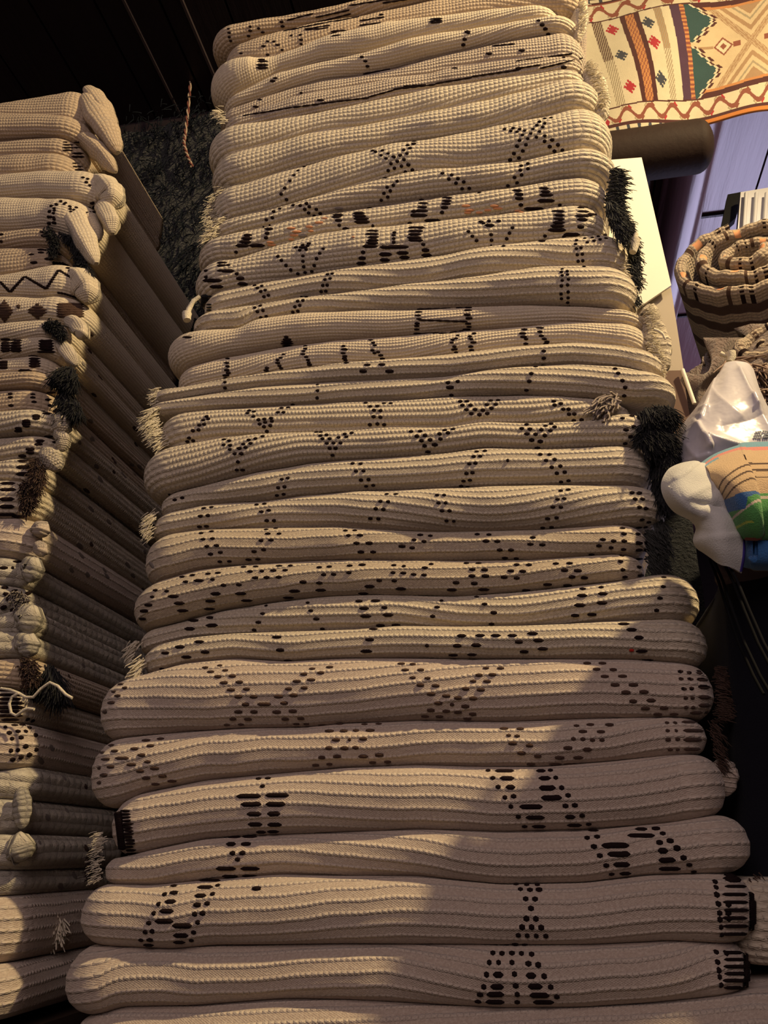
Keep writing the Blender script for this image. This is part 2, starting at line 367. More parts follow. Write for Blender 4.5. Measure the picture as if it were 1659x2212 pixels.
LEFTR = [
 ((0, 1), 'tan', 'plain cream folded rug with flap curling over its corner, topmost of left stack'),
 ((2, 3), 'tan', 'tan folded rug with black and white striped end, second in the left stack'),
 ((4, 5), 'fine', 'cream folded rug with dotted draped corners in the upper left stack'),
 ((6, 7), 'tan', 'pinkish folded rug with a black fringed corner in the left stack'),
 ((8,), 'fine', 'pale folded rug with a thin dark zigzag line in the left stack'),
 ((9,), 'fine', 'folded rug with dark brown and cream diamonds in the left stack'),
 ((10, 11), 'fine', 'folded rug with dark window shapes and a navy striped corner in the left stack'),
 ((12,), 'fine', 'thin cream folded rug with black blocks in the left stack'),
 ((13, 14), 'tan', 'pinkish folded rug with tiny dots and a big black tassel corner in the left stack'),
 ((15, 16), 'rowf', 'ribbed cream folded rug with stepped dark squares and curled corner in the left stack'),
 ((17, 18), 'rowf', 'folded rug with bold brown and cream stripes and brown fringe in the left stack'),
 ((19,), 'rowp', 'plain pinkish folded rug under the brown fringe in the left stack'),
 ((20, 21), 'shag', 'shaggy mottled folded rug with dark flecks in the left stack'),
 ((22, 23), 'shag', 'shaggy cream and grey folded rug with lumpy end in the left stack'),
 ((24,), 'tan', 'tan folded rug with a dark brown shaggy end in the left stack'),
 ((25,), 'rowf', 'dark striped folded rug with black tassels and a loose cream cord in the left stack'),
 ((26,), 'rowp', 'pinkish folded rug with big dark dots in the lower left stack'),
 ((27, 28), 'shag', 'cream nubby folded rug just below the big dotted one in the left stack'),
 ((29, 30), 'shag', 'shaggy cream folded rug with a curled rolled end low in the left stack'),
 ((31,), 'rowp', 'very thick tan folded rug low in the left stack'),
 ((32,), 'rowp', 'pinkish ribbed folded rug, lowest of the left stack'),
]
lf = {}
for ii, m, _ in LEFTR:
    for i in ii: lf[i] = m
YJL = rng.uniform(-0.012, 0.012, len(LRL))
L_left = stack_lobes(CL_, LRL, YS+0.03, 700, YJL, [l[4] for l in LF], 2.3, 0.035, None, [PIT[lf[i]] for i in range(len(LRL))])
for ii, m, lab in LEFTR:
    k = make_rug([L_left[i] for i in ii], M[m]); RUGS[k]['label'] = lab; RUGS[k]['group'] = 'folded rugs in the left stack'

# ------------------------------------------------------------ stitched motifs, placed on the folds
allV = []; allF = []; owner = []; off = 0
for ri, R in enumerate(RUGS):
    allV += [tuple(v) for v in R['V']]
    for f in R['F']:
        if len(f) == 4: allF.append(tuple(i+off for i in f)); owner.append(ri)
    off += len(R['V'])
BVH = BVHTree.FromPolygons(allV, allF)
def hit(px, py):
    d = ray(px, py).normalized(); loc, nor, idx, dist = BVH.ray_cast(CAM, d)
    if loc is None: return None
    if nor.dot(d) > 0: nor = -nor
    return loc, nor, owner[idx], dist
SLOT = {'dark': 1, 'brown': 2, 'red': 3, 'orangey': 4, 'greyy': 5, 'cream': 6, 'black': 7}
STM = ['dark', 'brown', 'red', 'orangey', 'greyy', 'cream', 'black']
def dash(px, py, w, slot='dark', h=0.0064, ang=0.0, lift=0.0022, only=None, bind=False):
    n = max(3, int(w/7)+2); rows = {}
    ca, sa = math.cos(ang), math.sin(ang)
    prev = None; pts = []
    for i in range(n):
        s = (i/(n-1)-0.5)*w
        H = hit(px+s*ca, py+s*sa)
        if H is None or (only is not None and H[2] != only): continue
        if pts and (H[2] != pts[0][2] or (H[0]-pts[-1][0]).length > 0.02): break
        pts.append(H)
    if len(pts) < 2: return
    ri = pts[0][2]; st = RUGS[ri]['bind' if bind else 'st']; G = []
    m = len(pts)
    for i, (p, nn, _, _) in enumerate(pts):
        t = (pts[min(i+1, m-1)][0]-pts[max(i-1, 0)][0]).normalized()
        vv = nn.cross(t).normalized()
        e = i/(m-1); prof = max(0.0, 1-abs(2*e-1)**7)**0.6
        if m <= 4: prof = [0.45, 1, 0.45][i] if m == 3 else ([0.5, 1, 1, 0.5][i] if m == 4 else 0.8)
        hh = h/2*(0.25+0.75*prof); row = []
        for q in (-1, -0.6, 0, 0.6, 1):
            row.append(p+vv*hh*q+nn*(lift*(1-abs(q)**2.2)*(0.3+0.7*prof)-0.0006*(abs(q) > .9)*1.0))
        G.append(row)
    st.grid(G, SLOT[slot])
def pline(pts, step, slot='dark', h=0.005, Z=None):
    for (a, b) in zip(pts[:-1], pts[1:]):
        L = math.hypot(b[0]-a[0], b[1]-a[1]); n = max(1, int(L/step)); an = math.atan2(b[1]-a[1], b[0]-a[0])
        if abs(an) > 0.35:
            for i in range(n): dash(a[0]+(b[0]-a[0])*(i+.5)/n, a[1]+(b[1]-a[1])*(i+.5)/n, step*1.5, slot, h)
        else:
            for i in range(n): dash(a[0]+(b[0]-a[0])*(i+.5)/n, a[1]+(b[1]-a[1])*(i+.5)/n, L/n*1.05, slot, h, an)
def block(cx, cy, w, h, slot='dark', diamond=False, step=5.0):
    n = max(2, int(h/step))
    for i in range(n):
        f = (i+.5)/n; ww = w*(1-abs(2*f-1)) if diamond else w
        if ww > 3: dash(cx, cy-h/2+h*f, ww, slot, 0.0078)
def Z(ox, oy, s, data, dw=24, hs=0.0064, slot='dark', wf=1.0):
    for d in data:
        w = (d[2] if len(d) > 2 else dw)/s*wf
        dash(ox+d[0]/s, oy+d[1]/s, max(w, 6), slot, hs)
# left part of the top of the stack
Z(420,0,3.318,[(245,208,20),(250,235,25),(250,265,22),(260,293,22),(400,190,20),(460,203,22),(400,220,28),(388,258,25),(490,232,28),(625,157,30),(632,190,30),(638,222,30),
(695,255,18),(760,250,22),(765,285,30),(765,315,22),(525,297,22),(570,297,22),(495,330,32),(597,322,35),(525,393,25),(628,357,18),(335,383,25),(1340,105,30),
(490,440,80),(485,465,90),(485,485,90),(480,428,50),(1200,408,28),(1225,438,30),(1240,475,28),(560,580,38),(580,560,30),
(440,765,40),(470,715,30),(905,718,50),(765,665,20)],24,0.006)
def sl(ox,oy,s,L,slot='dark',h=0.004):
    for (x0,y0,x1,y1) in L: pline([(ox+x0/s,oy+y0/s),(ox+x1/s,oy+y1/s)],16,slot,h)
sl(420,0,3.318,[(670,100,840,70),(665,145,850,97),(870,125,1110,72),(880,160,1120,100),(880,175,1180,122),(1110,40,1420,-10),(1350,22,1659,-25),(790,210,970,182),(800,216,960,200),
(980,225,1175,212),(980,240,1060,228),(980,260,1050,250),(1185,150,1360,122),(1185,182,1380,158),(640,225,900,170),(1210,530,1400,495),
(350,830,700,770),(700,770,900,745),(900,742,1250,700),(1250,695,1500,625),(1500,618,1659,608)])
sl(850,0,3.318,[(255,140,350,132),(258,152,350,145),(258,164,350,157),(710,330,870,315),(890,490,1050,465),(1050,490,1390,408),(880,440,1280,385),(0,640,300,605),(300,600,560,555),(560,550,900,500)])
Z(850,0,3.318,[(535,235,30),(510,282,32),(500,322,30),(530,228,40),(1040,148,28),(1065,177,34),(1088,208,34),(1108,245,30),(920,362,45),(685,385,45),(440,490,40),(895,490,40),(1230,410,40),(1220,482,40),
(1130,845),(1085,850),(1047,872),(1085,882),(1028,897),(1070,910),(1000,925),(1047,942),(985,957),(1085,972),(1025,982),(962,993),(905,1005),(1140,1002),(1083,1012),(950,1038),(888,1050),(1180,1040),(1122,1052),(925,1082),(862,1100),(1155,1085),(1210,1077),(900,1132),(838,1145),(925,968),(940,937),(885,945),(842,938),(858,917),(797,925),(905,925),
(150,1030),(105,1042),(120,1062),(73,1077),(97,1102),(50,1112),(5,1125),(75,1143),(28,1155)],25,0.0075)
Z(400,300,3.318,[(1635,35),(1595,45),(1612,68),(1568,78),(1640,20),(1455,105),(1405,118),(1590,103),(1540,118),(1492,128),(1440,140),(1415,83),(1365,92),(1345,85),(1570,148),(1520,160),(1475,177),(1597,184),(1550,196),(1500,210),(1455,228),(1628,224),(1578,237),(1485,268),(1432,282),
(855,200,20),(810,228,22),(780,260),(752,300),(714,352),(688,395),(726,435),
(1520,303,22),(1492,332),(1448,347),(1470,373),(1425,390),(1452,417),(1405,440),(870,462),(825,478),(890,485),(857,505),(940,505),(885,532),(968,535),(925,553),(680,500),(635,520),(625,565),(582,580),(612,622),(568,635),(775,475,25),
(1095,545,80),(1085,560,70),(1100,585,50),(1105,620,25),(1240,512,60),(1245,532,85),(1250,552,95),(1262,572,110),(1268,595,115),(1320,497,30),(1185,645,115),(1345,625,20),(450,690,60),(440,712,80),(430,738,90),(410,765,100),(515,765,115),(365,812,25),(600,645,60),(588,675,35),(580,708,30),(1640,520,40),(1640,548,50),(1610,605,30),
(150,945),(150,990),(265,888,75),(262,908,70),(310,905,30),(290,945,125),(195,1015,140),(225,1060,100),(370,965,28),(395,1000,58),(412,1040,78),
(665,842),(690,870),(723,907),(757,940),(808,967),(845,760,26),(848,778,60),(795,778,28),(888,750,30),(880,765),(822,797),(868,792),(845,840),(845,877),(850,917),(860,958),(990,787),(965,820),(942,858),(925,907),(908,950),
(1345,660,90),(1340,683,100),(1350,705,80),(1345,726,80),(1340,745,90),(1325,770,110),(1275,812,32),(1268,855,52),(1262,892,72),(1500,670,26),(1495,690,30),(1495,715,26),(1495,740,26),(1497,775,210),(1435,828,95),(1558,818,90),(1430,868,75),(1572,850,75),
(550,1053,22),(500,1050),(518,1068),(575,1083),(543,1092),(597,1120),(565,1130),(1090,938),(1055,965),(1022,970),(1040,1000),(1003,1008),(1018,1048),(987,1050),(1008,1092),(975,1095),
(540,1195),(500,1210),(518,1238),(558,1230),(582,1273),(543,1282),(870,1133),(838,1135),(845,1157),(807,1162),(822,1193),(787,1203),(808,1235),(772,1242)],25,0.0075)
Z(400,300,3.318,[(760,640,60),(800,665,70),(780,690,60),(890,630,50),(960,600,60),(610,740,50),(620,760,60),(1000,570,40),(900,660,40),(760,720,40),(1205,705,22)],30,0.005,'orangey')
Z(880,300,2.765,[(350,400,50),(370,425,60),(360,440,40),(520,400,50),(540,415,60),(430,440,40),(660,430,40),(680,440,30),(480,425,40)],30,0.005,'orangey')
Z(400,300,3.318,[(845,695,60),(1100,500,60),(850,710,50)],30,0.007,'greyy')
Z(880,300,2.765,[(670,10),(820,12),(862,5),(708,35),(653,42),(898,35),(848,47),(690,73),(637,88),(925,67),(877,73),(612,127),(665,115),(15,55),(35,30),(30,185),(8,155),
(720,147),(680,160),(720,178),(675,187),(682,215),(640,230),(655,262),(600,280),(210,205,24),(265,215),(302,237),(248,240),(337,258),(290,265),(370,295),(327,298),(430,322,20),
(100,365,60),(95,385,60),(90,408,55),(85,430,80),(70,457,100),(150,488,100),(238,352,60),(235,370,60),(232,388,55),(222,410,42),(207,440,25),(655,308,60),(668,330,50),(668,355,50),(678,395,28),(815,295,60),(825,315,60),(830,335,85),(828,370,105),(755,418,120),(910,395,22),
(440,495,30),(545,490,28),(488,490,24),(490,515,60),(455,505),(365,552),(388,580),(413,607),(440,650),(500,572),(502,605),(505,640),(628,530),(610,563),(593,597),(575,640),(55,530,100),(50,550,90),(45,570,80),(40,590,85),(50,605,90),(95,630,25),(108,665,45),(115,695,65),
(900,432,80),(905,455,70),(905,478,70),(905,500,75),(895,520,85),(893,545,110),(1045,410,60),(1050,435,70),(1045,460,90),(1110,452,70),(1045,482,65),(1035,525,40),(822,580,22),(805,610,40),(982,572,100),(935,585)],22,0.0072)
Z(880,300,2.765,[(1010,605),(1060,595),(1105,590),(1140,583),(1180,575),(1220,570),(1075,618),(1115,608),(1150,600),(1185,595),(1220,588),(1255,583),(1290,600),(1005,628),(1037,650),(1010,655),(1045,688),(1015,692),(1048,728),(1020,732),(1055,763),
(925,778),(955,790),(920,795),(957,810),(925,815),(962,838),(925,845),(957,872),(920,878),(960,915),(918,927),(960,950),(920,955),(958,978)],20,0.0068)
Z(860,620,2.676,[(405,135,45),(400,160,40),(410,180,40),(405,212,35),(410,230,30),(395,245,45),(120,145,40),(115,165,35),(120,185,30),(110,210,30),(108,225,30),(108,245,30),
(345,280,20),(335,298),(315,305),(310,322),(325,345),(332,360),(318,362),(335,378),(440,268,25),(415,285),(420,300,30),(435,320,35),(420,345,30),(425,365,30),(730,245,35),(720,268,40),(725,288,38),(740,300,25),(738,328,28),(820,237,45),(820,258,30),(828,282,30),(845,300,30),(860,318,30),(855,328,30)],24,0.0052)
sl(860,620,2.676,[(110,128,425,120),(120,190,400,200),(90,268,290,268),(290,268,400,252)],'dark',0.0038)
Z(860,620,2.676,[(842,370),(842,412),(838,455),(345,545,24),(288,552),(300,580,45),(308,625),(795,462),(770,500),(758,545,26),(742,597),(1255,472),(1272,498),(1297,540),(1313,580),(1307,630),
(360,660),(398,660),(372,683),(418,683),(395,708),(445,708),(423,732),(470,737),(515,730),(490,712),(540,700),(513,680),(565,678),(535,657),(578,655),(900,660),(940,673),(905,682),(955,705),(985,705),(988,735),(1018,733),(1015,772),(1060,768),
(75,835),(128,833),(108,862),(155,858),(135,887),(185,883),(245,877),(153,918),(212,912,36),(172,953,32),(270,828),(318,822),(240,848),(288,843),(743,795),(715,817),(762,820),(745,848,32),(795,850),(848,858),(772,885,32),(822,893,32),(805,930,32),(828,825),(880,830),(853,803),(905,808),(885,790),(1297,758),(1350,745),(1408,762,50),(1362,808),(1317,825,32),(1412,830,60),(1342,865),(1395,862,50),(1312,905),(1370,895)],26,0.0072)
Z(860,620,2.676,[(502,948),(455,952),(475,978),(437,980),(447,1018),(412,1022),(430,1073),(395,1078),(415,1117),(378,1122),(402,1157),(365,1150),(822,967),(875,968),(905,997),(855,1002),(938,1035),(888,1042),(963,1070),(917,1077),(985,1120),(942,1127),(633,1003,10),
(985,1172),(940,1178),(1395,1190),(1350,1190)],25,0.0068)
Z(300,650,2.765,[(290,217,55),(880,215,28),(885,230,50),(885,243,70),(885,255,80),(885,268,60),(530,345),(525,370,30),(530,390,25),(525,413,30),(535,430,30),(520,445,40),(525,462,40),(765,400,25),(760,415,30),(865,320,22),(848,340),(828,352,22),(830,370,30),(840,388),(850,402),(995,270),(995,285,25),(985,300),(980,318,30),(1000,335,26),(1010,352),(1015,368),(1020,382,30),(1222,270),(1228,290,40),(1220,312,30),(1230,330,30),(1228,345,30),(1235,355),(1240,370,30),(1385,235,30),(1400,250),(1410,265),(1395,295,25),(1408,310),(1430,305),(1445,325,30),(1455,345,30)],24,0.0056)
Z(300,650,2.765,[(515,485,20),(515,520,22),(1365,382,38),(1340,420,44),(1452,380,40),(1497,420,50),(1068,500,18),(1068,535,22),(1065,580,20),
(405,690),(415,705),(385,712),(390,737),(362,742),(357,770),(323,775),(300,820),(325,835),(290,840),(660,655),(688,662),(650,670),(685,690),(853,640),(893,637),(832,665),(865,665),(715,710),(750,705),(790,700),(722,735),(755,725),(795,718),(748,752),(785,745),(765,780),(1382,630),(1425,628),(1465,612),(1505,612),(1405,652,26),(1443,655),(1402,692,26),(1443,695),(1380,740),(1425,735),(1465,740),(920,620),(1355,610),
(510,828),(540,835),(508,860),(545,862),(545,887),(600,880,28),(625,855),(657,830),(638,875),(668,850),(697,822),(740,808),(573,912),(612,912,28),(592,962,24),(585,1010),(620,1010,28),(1087,785),(1085,805),(1122,800),(1097,822),(1140,822),(1123,850),(1163,848),(1205,848),(1140,880),(1175,880,26),(1157,922,24),(1193,815),(1240,812),(1230,795),(1272,788),(1060,785),
(890,1058),(855,1065),(870,1110),(832,1115),(865,1155),(825,1162),(1277,970),(1325,972),(1342,1015),(1297,1017),(1372,1067),(1327,1070,26),(1400,1102),(1358,1107)],24,0.007)
R12=[(262,80),(305,68),(235,48),(280,38),(410,173,28),(453,170,26),(405,235,28),(445,232,28),(430,128),(475,122),(735,108),(780,103),(762,148,28),(805,140,28),(793,200,26),(835,200,24),(790,252),(845,245),(1487,47),(1540,47,28),(1450,88),(1495,90),(1423,130,26),(1467,135,26),(1392,188,26),(1438,190),(120,225,40)]
Z(280,1050,2.676,R12,24,0.0066)
Z(280,1050,2.676,[(415,272,26),(475,262),(425,307,28),(480,303,28),(447,348),(503,343,32),(468,393,30),(525,383,28),(522,437),(577,435),(800,275,32),(865,275),(760,315,28),(818,312,32),(720,378,30),(775,367,28),(688,425,36),(742,423,30),(1248,258),(1302,257),(1265,285,26),(1332,284,36),(1312,330,36),(1385,330,40),(1337,382,38),(1408,382,34),(1380,425,36),
(305,525,28),(365,515,28),(455,507,30),(512,502,32),(325,553,30),(400,546,60),(480,540,26),(215,607,26),(150,602),(132,640,24),(253,637,64),(110,687,44),(287,677,64),(85,722,46),(307,720,66),(77,768,38),(543,573,32),(632,570,32),(497,622,60),(642,622,66),(467,665,56),(677,662,68),(462,710,66),(660,468,30),(730,466,30),(865,462,36),(930,460,26),(697,493,32),(765,491,26),(832,488,36),(900,486,30),(727,530,36),(792,528,34),(862,526,34),(1097,470,30),(1155,466,30),(1122,512,30),(1180,510,30),(1273,460,32),(1345,455,40),(1268,500,30),(1528,458,28),(1523,500,28),(1003,555,40),(1097,560,36),(953,607,66),(1105,602,64),(918,645,66),(1443,545,32),(1530,547,30),(1387,580,60),(1567,594,60),(1350,620,60),
(1030,675,22),(1048,720,28),(1080,768,36),(1115,825,26),(790,692,18),(770,737,28),(745,787,32),(720,832,26),(465,760,40),(475,805,72),(370,777,56),(347,825,62),(1327,665,40),(1422,663,50),(1355,707,58),(1473,702,34),(1365,752,64),(1493,745,64),(1450,805,50),(1540,803,50),(45,912,18),
(402,900,58),(290,930,60),(207,965,44),(117,995,60),(437,960,48),(328,988,60),(195,1055,44),(852,873,52),(870,948,46),(915,1008,46),(1410,828,48),(1388,888,50),(1368,955,68)],26,0.0062)
Z(860,1050,2.37,[(200,46,20),(236,46,20),(207,86,22),(243,86,18),(225,126,24),(263,126,22),(248,178,20),(285,180,18),(870,20),(816,67),(850,64),(792,107),(833,108,22),(765,167,26),(811,162,22),(740,213),(785,210),(1197,33),(1232,38),(1213,66),(1250,66),(1235,108),(1268,115),(1248,172,24),(1282,185),
(113,250,30),(165,255,24),(82,275),(133,283,26),(20,308,36),(72,316,28),(405,247,26),(465,249,26),(450,281,34),(508,283,30),(520,327,30),(578,328,30),(547,368,30),(605,370,26),(690,263,28),(677,297,32),(738,300,32),(1148,216,26),(1155,244,28),(1157,282,28),(1153,325,26),(1048,273,30),(1103,281,28),(1028,306,28),(1090,316,24),(990,350,30),
(1232,212,30),(1265,210,20),(1232,245,34),(1268,245,20),(1232,292,34),(1268,290,18),(1232,328,34),(1265,328,18),
(30,410,20),(137,418,30),(170,400,24),(350,395,26),(412,395,30),(27,445,30),(80,452,28),(133,455,28),(380,427,32),(443,429,34),(378,460,34),(447,460,40),(607,402,28),(670,403,30),(577,434,34),(638,436,34),(543,466,34),(607,471,30),(808,397,30),(878,395,32),(852,431,36),(920,433,40),(890,466,34),(953,470,36),(1138,385,26),(1145,358,20),(1150,428,24),(1160,466,26),(297,494,34),(390,498,34),(275,532,52),(438,530,60),(765,504,44),(867,508,44),(20,527,40),(655,533,40),
(1232,373,34),(1268,373,18),(1238,415,34),(1272,415,18),(1240,458,30),(1272,455,18),
(222,587,20),(200,620,28),(177,667,26),(402,568,24),(443,604,28),(490,648,34),(478,706,28),(945,526,32),(1040,518,26),(942,560,54),(1048,551,50),(930,610,60),(1043,598,56),(906,663,42),(992,658,46),(1360,468,24),(1357,515,24),(1340,574,28),(1323,636,26),
(325,766,50),(420,765,50),(500,765,52),(585,765,50),(688,755,56),(303,818,44),(400,815,54),(618,798,40),(718,790,56),(645,848,44),(740,834,54),(282,865,46),(378,863,50),(148,817,20),(1155,706,60),(1195,735,56),(1233,776,50),(1247,845,60),(1277,890,60),
(1443,950,24),(1490,955,20),(1570,950,80),(1447,987,22),(1493,988,26),(1575,990,90),(1460,1038,22),(1500,1038,20),(1580,1028,90)],24,0.0062)
Z(860,1050,2.37,[(1195,841,24)],24,0.006,'red')
R15=[(187,180,26),(207,198,24),(152,217,20),(172,237,30),(140,272,34),(108,318,22),
(608,97,30),(680,87,24),(635,118,34),(707,111,28),(670,142,34),(742,139,36),(700,172,38),(777,169,36),(735,208,40),(813,204,34),(772,242,38),(848,242,38),(1140,103,30),(1227,95,34),(1098,130,34),(1182,123,34),(1063,165,40),(1135,158,42),(1022,203,34),(1100,198,34),(972,241,44),(1047,235,40),(808,281,36),(900,279,70),(1000,274,38),(772,317,40),(850,317,36),(963,318,42),(1043,314,40),(745,353,34),(820,354,38),(1005,353,36),(1083,350,34),(715,382,30),(785,380,30),(1060,377,30),(1110,377,26),(1583,78,36),(1640,80,30),(1603,109,36),(1640,147,30)]
Z(180,1400,2.304,R15,30,0.0062,'brown')
Z(180,1400,2.304,[
(385,452,34),(313,460,40),(335,486,36),(140,484,26),(255,501,38),(157,512,34),(95,520,20),(290,532,38),(112,553,42),(193,548,70),(320,566,32),(240,580,46),(137,591,36),(80,597,15),(355,598,44),(283,612,38),(103,632,36),(313,647,40),(394,637,40),(80,670,20),(360,677,40),(442,662,44),(1190,383,40),(1275,380,30),(1400,380,30),(1470,378,30),(1225,413,44),(1297,412,38),(1357,410,30),(1428,410,44),(1258,457,40),(1325,455,16),(1393,452,38),(1222,498,34),(1300,498,40),(1355,495,32),(1187,545,34),(1263,539,40),(1393,539,50),(1473,532,42),(1157,582,34),(1225,577,30),(1440,569,34),(1515,566,34)],30,0.0062,'brown')
Z(180,1400,2.304,[(873,650,26),(920,648,28),(893,687,24),(823,737,124),(965,733,118),(835,777,104),(957,777,100),(850,826,74),(948,825,66),(855,877,72),(952,879,72),(885,915,50),(945,913,60),
(740,942,84),(828,940,74),(735,975,50),(810,975,48),(743,1020,28),(792,1020,30),(768,1052,26),(710,1098,100),(830,1098,96),(730,1135,80),(828,1133,76)],26,0.0072)
Z(900,1400,2.186,[(20,103,32),(52,142,28),(18,175,36),(90,178,36),(68,217,40),(140,226,38),(195,236,36),(267,238,38),(232,192,34),(303,197,38),(267,157,30),(333,157,36),(295,127,34),(358,125,36),(328,94,28),(397,95,32),(102,260,38),(167,266,20),(230,275,38),(67,293,36),(140,298,36),(195,303,36),(265,311,34),(40,322,36),(108,323,34),(240,333,36),(805,72,36),(877,72,36),(850,100,34),(928,102,34),(888,134,38),(972,133,42),(937,174,42),(1023,174,44),(988,210,44),(1073,207,44),(1022,251,36),(1107,247,46),(1080,285,42),(1168,283,40),(1138,312,40),(1215,312,40),
(1245,110,24),(1285,116,20),(1360,118,80),(1248,146,22),(1292,147,26),(1370,150,96),(1263,193,22),(1298,190,20),(1370,185,80),(1270,235,20),(1302,235,18),(1375,232,90),(1272,280,20),(1305,280,18),(1375,270,90),(1320,305,60),(1385,303,50),
(413,380,40),(490,381,34),(435,412,22),(475,415,26),(453,450,40),(533,460,34),(495,496,40),(572,510,34),(755,367,26),(820,362,36),(910,362,40),(785,394,40),(870,395,38),(740,429,22),(785,430,24),(830,434,24),(875,434,24),(714,472,42),(806,479,46),(675,517,44),(763,517,48),(540,547,40),(655,547,60),(725,547,60),(1182,353,20),(1220,353,18),(1312,350,124),(1185,390,20),(1225,390,14),(1320,390,124),(1187,433,26),(1232,430,22),(1303,433,90),(1377,432,36),(1197,479,24),(1232,479,18),(1300,477,80),(1365,478,40)],30,0.0062,'brown')
Z(900,1400,2.186,[(338,578,22),(415,580,92),(587,580,46),(632,577,24),(360,613,24),(427,614,70),(605,614,60),(657,612,22),(385,655,24),(443,657,46),(617,660,80),(685,660,24),(417,705,22),(458,700,26),(637,707,100),(715,695,26),(445,748,22),(540,749,110),(703,745,28),(747,742,28),(480,796,24),(560,800,90),(725,797,50),(781,791,26),(510,842,26),(577,842,66),(745,836,70),(812,831,26),
(835,862,50),(1060,855,60),(1130,852,40),(805,895,26),(852,890,28),(1060,885,130),(1162,875,28),(837,936,30),(938,932,132),(1147,918,32),(1197,910,34),(865,980,28),(955,973,110),(1163,957,50),(1229,944,34),(895,1026,28),(968,1022,80),(1183,1002,82),(1260,990,30),(920,1067,26),(985,1064,56),(1195,1042,104),(1287,1023,28),(1200,1070,110),(1308,1055,26)],26,0.0076)
Z(140,1800,2.183,[(515,248,28),(472,287,22),(516,280,38),(443,333,20),(498,322,54),(420,377,20),(480,367,68),(397,423,24),(468,415,88),(380,466,22),(412,463,22),(360,504,22),(402,504,30),(395,527,50),(685,224,100),(662,254,76),(722,246,22),(640,294,56),(698,286,22),(625,338,36),(672,331,26),(613,382,24),(650,378,28),(553,436,94),(627,420,22),(547,482,72),(608,467,24),(540,514,58),(597,505,22),(905,260,42)],24,0.0076)
Z(900,1800,2.186,[(490,264,24),(535,267,28),(578,266,32),(515,309,26),(559,310,28),(540,355,28),(518,403,28),(563,404,26),(498,443,28),(543,443,26),(588,445,28),(480,481,24),(522,483,22),(565,484,22),(610,485,24),(470,242,24),(520,244),(570,244),
(1408,228,24),(1413,255,22),(1417,290,26),(1424,333,26),(1430,377,24),(1432,408,24),(1437,443,20),(1440,480,20),(1470,335,28),(1470,377,28),(1475,403),
(380,525,30),(425,525,24),(465,522,30),(510,524,28),(360,564,24),(403,566,26),(450,565,28),(495,567,24),(543,570,26),(343,610,22),(387,610,22),(450,610,24),(528,615,30),(574,621,28),(330,667,24),(385,668,50),(462,665,24),(540,672,50),(602,675,26),(317,725,24),(380,725,64),(468,720,28),(560,724,70),(633,726,26),(300,762,30),(372,762,84),(475,762,24),(580,766,94),(662,772,26),(290,795,30),(370,797,90),(475,797,26),(600,798,100),
(1413,560,24),(1420,608,24),(1427,648,22),(1430,678,20),(1437,718,20),(1460,565,24)],24,0.0084)
# bound ends
def teeth(x0,x1,ys,w,slot='dark',h=0.005,bind=True):
    for y in ys:
        x=x0+(x1-x0)*random.random()*0.4
        dash((x+x1)/2,y,abs(x1-x),slot,h,0.0,0.003,None,bind)
def solid(x0,x1,y0,y1,slot='dark',skew=0.0):
    y=y0
    while y<y1:
        xa=x0+skew*(y-y0); dash((xa+x1+skew*(y-y0))/2,y,(x1-x0),slot,0.0085,0,0.004,None,True); y+=4.0
solid(248,262,1747,1851,'dark',0.12)
for y in range(1752,1846,7): dash(272+0.12*(y-1750)+random.uniform(-3,3),y,22+random.uniform(-5,8),'dark',0.0042,random.uniform(-.1,.1),0.003,None,True)
for y in range(1852,1908,8): dash(205+random.uniform(-6,2),y,28,'dark',0.004,0,0.003,None,True)
solid(1618,1636,1893,2030); solid(1606,1622,2052,2136,'dark')
for y in list(range(1898,2032,17))+list(range(2058,2136,15)): dash(1588+random.uniform(-2,4),y,54,'dark',0.0046,0,0.003,None,True)
solid(1566,1600,1893,1902); 
# navy edge left of the ribbed rug and of the dark block rug
solid(436,450,640,672,'black'); solid(418,424,690,716,'black',-0.3)
for y in range(640,672,6): dash(452,y,10,'black',0.004,0,.003,None,True)
# left stack
Z(0,0,3.456,[(515,1062,90),(590,1062,80),(510,1082,90),(590,1082,70),(510,1103,90),(590,1103,80),(505,1122,70),(580,1145,90),(580,1170,100),(580,1195,90),(590,1220,100),(590,1245,90),(600,1268,80)],40,0.005)
Z(0,0,3.456,[(620,1325,26),(655,1335,24),(645,1360,26),(670,1383,20),(690,1520),(665,1550),(700,1553),(655,1588),(700,1583),(765,1555,50),(750,1540,30),(455,1500),(490,1515),(425,1530),(520,1540),(385,1540),(405,1555),(370,1580),(400,1590),(525,1560),(570,1550),(380,1620),(405,1635),(370,1665),(410,1665)],24,0.0068)
Z(0,400,3.95,[(780,155),(795,150),(765,190),(805,185),(765,230),(805,230),(520,140),(550,160),(600,185),(650,190),(605,225),(630,210),(440,175),(480,160),(425,220),(465,215),(415,270),(460,275),(415,325),(455,320),(755,470),(780,512),(748,518),(775,550),(735,560),(760,597,30),(610,350,30),
(10,480,30),(375,400,60),(380,430,60),(350,550,60),(270,592,44),(290,660,60),(350,575,50),(470,590,110),(420,630,90),(400,555,60),(10,420,40),
(90,1780,40),(280,1785,40),(90,1810,40),(280,1812,44),(290,1850,44),(95,1880,44),(410,1830,55),(430,1880,50),(435,1770,70),(425,1700,40)],26,0.0066)
pline([(0,608),(22,631),(54,597),(100,624),(127,583),(160,604)],5,'dark',0.006)
pline([(124,632),(137,634),(196,653)],6,'dark',0.006); pline([(113,568),(140,570),(154,588)],6,'dark',0.008)
block(81,672,50,34,'brown',True); block(10,672,40,50,'brown',True); block(152,670,60,30,'brown'); block(40,662,8,4,'brown')
block(12,749,22,22); block(34,749,26,22); dash(36,736,26,'dark'); dash(12,733,20,'dark'); block(100,745,34,22)
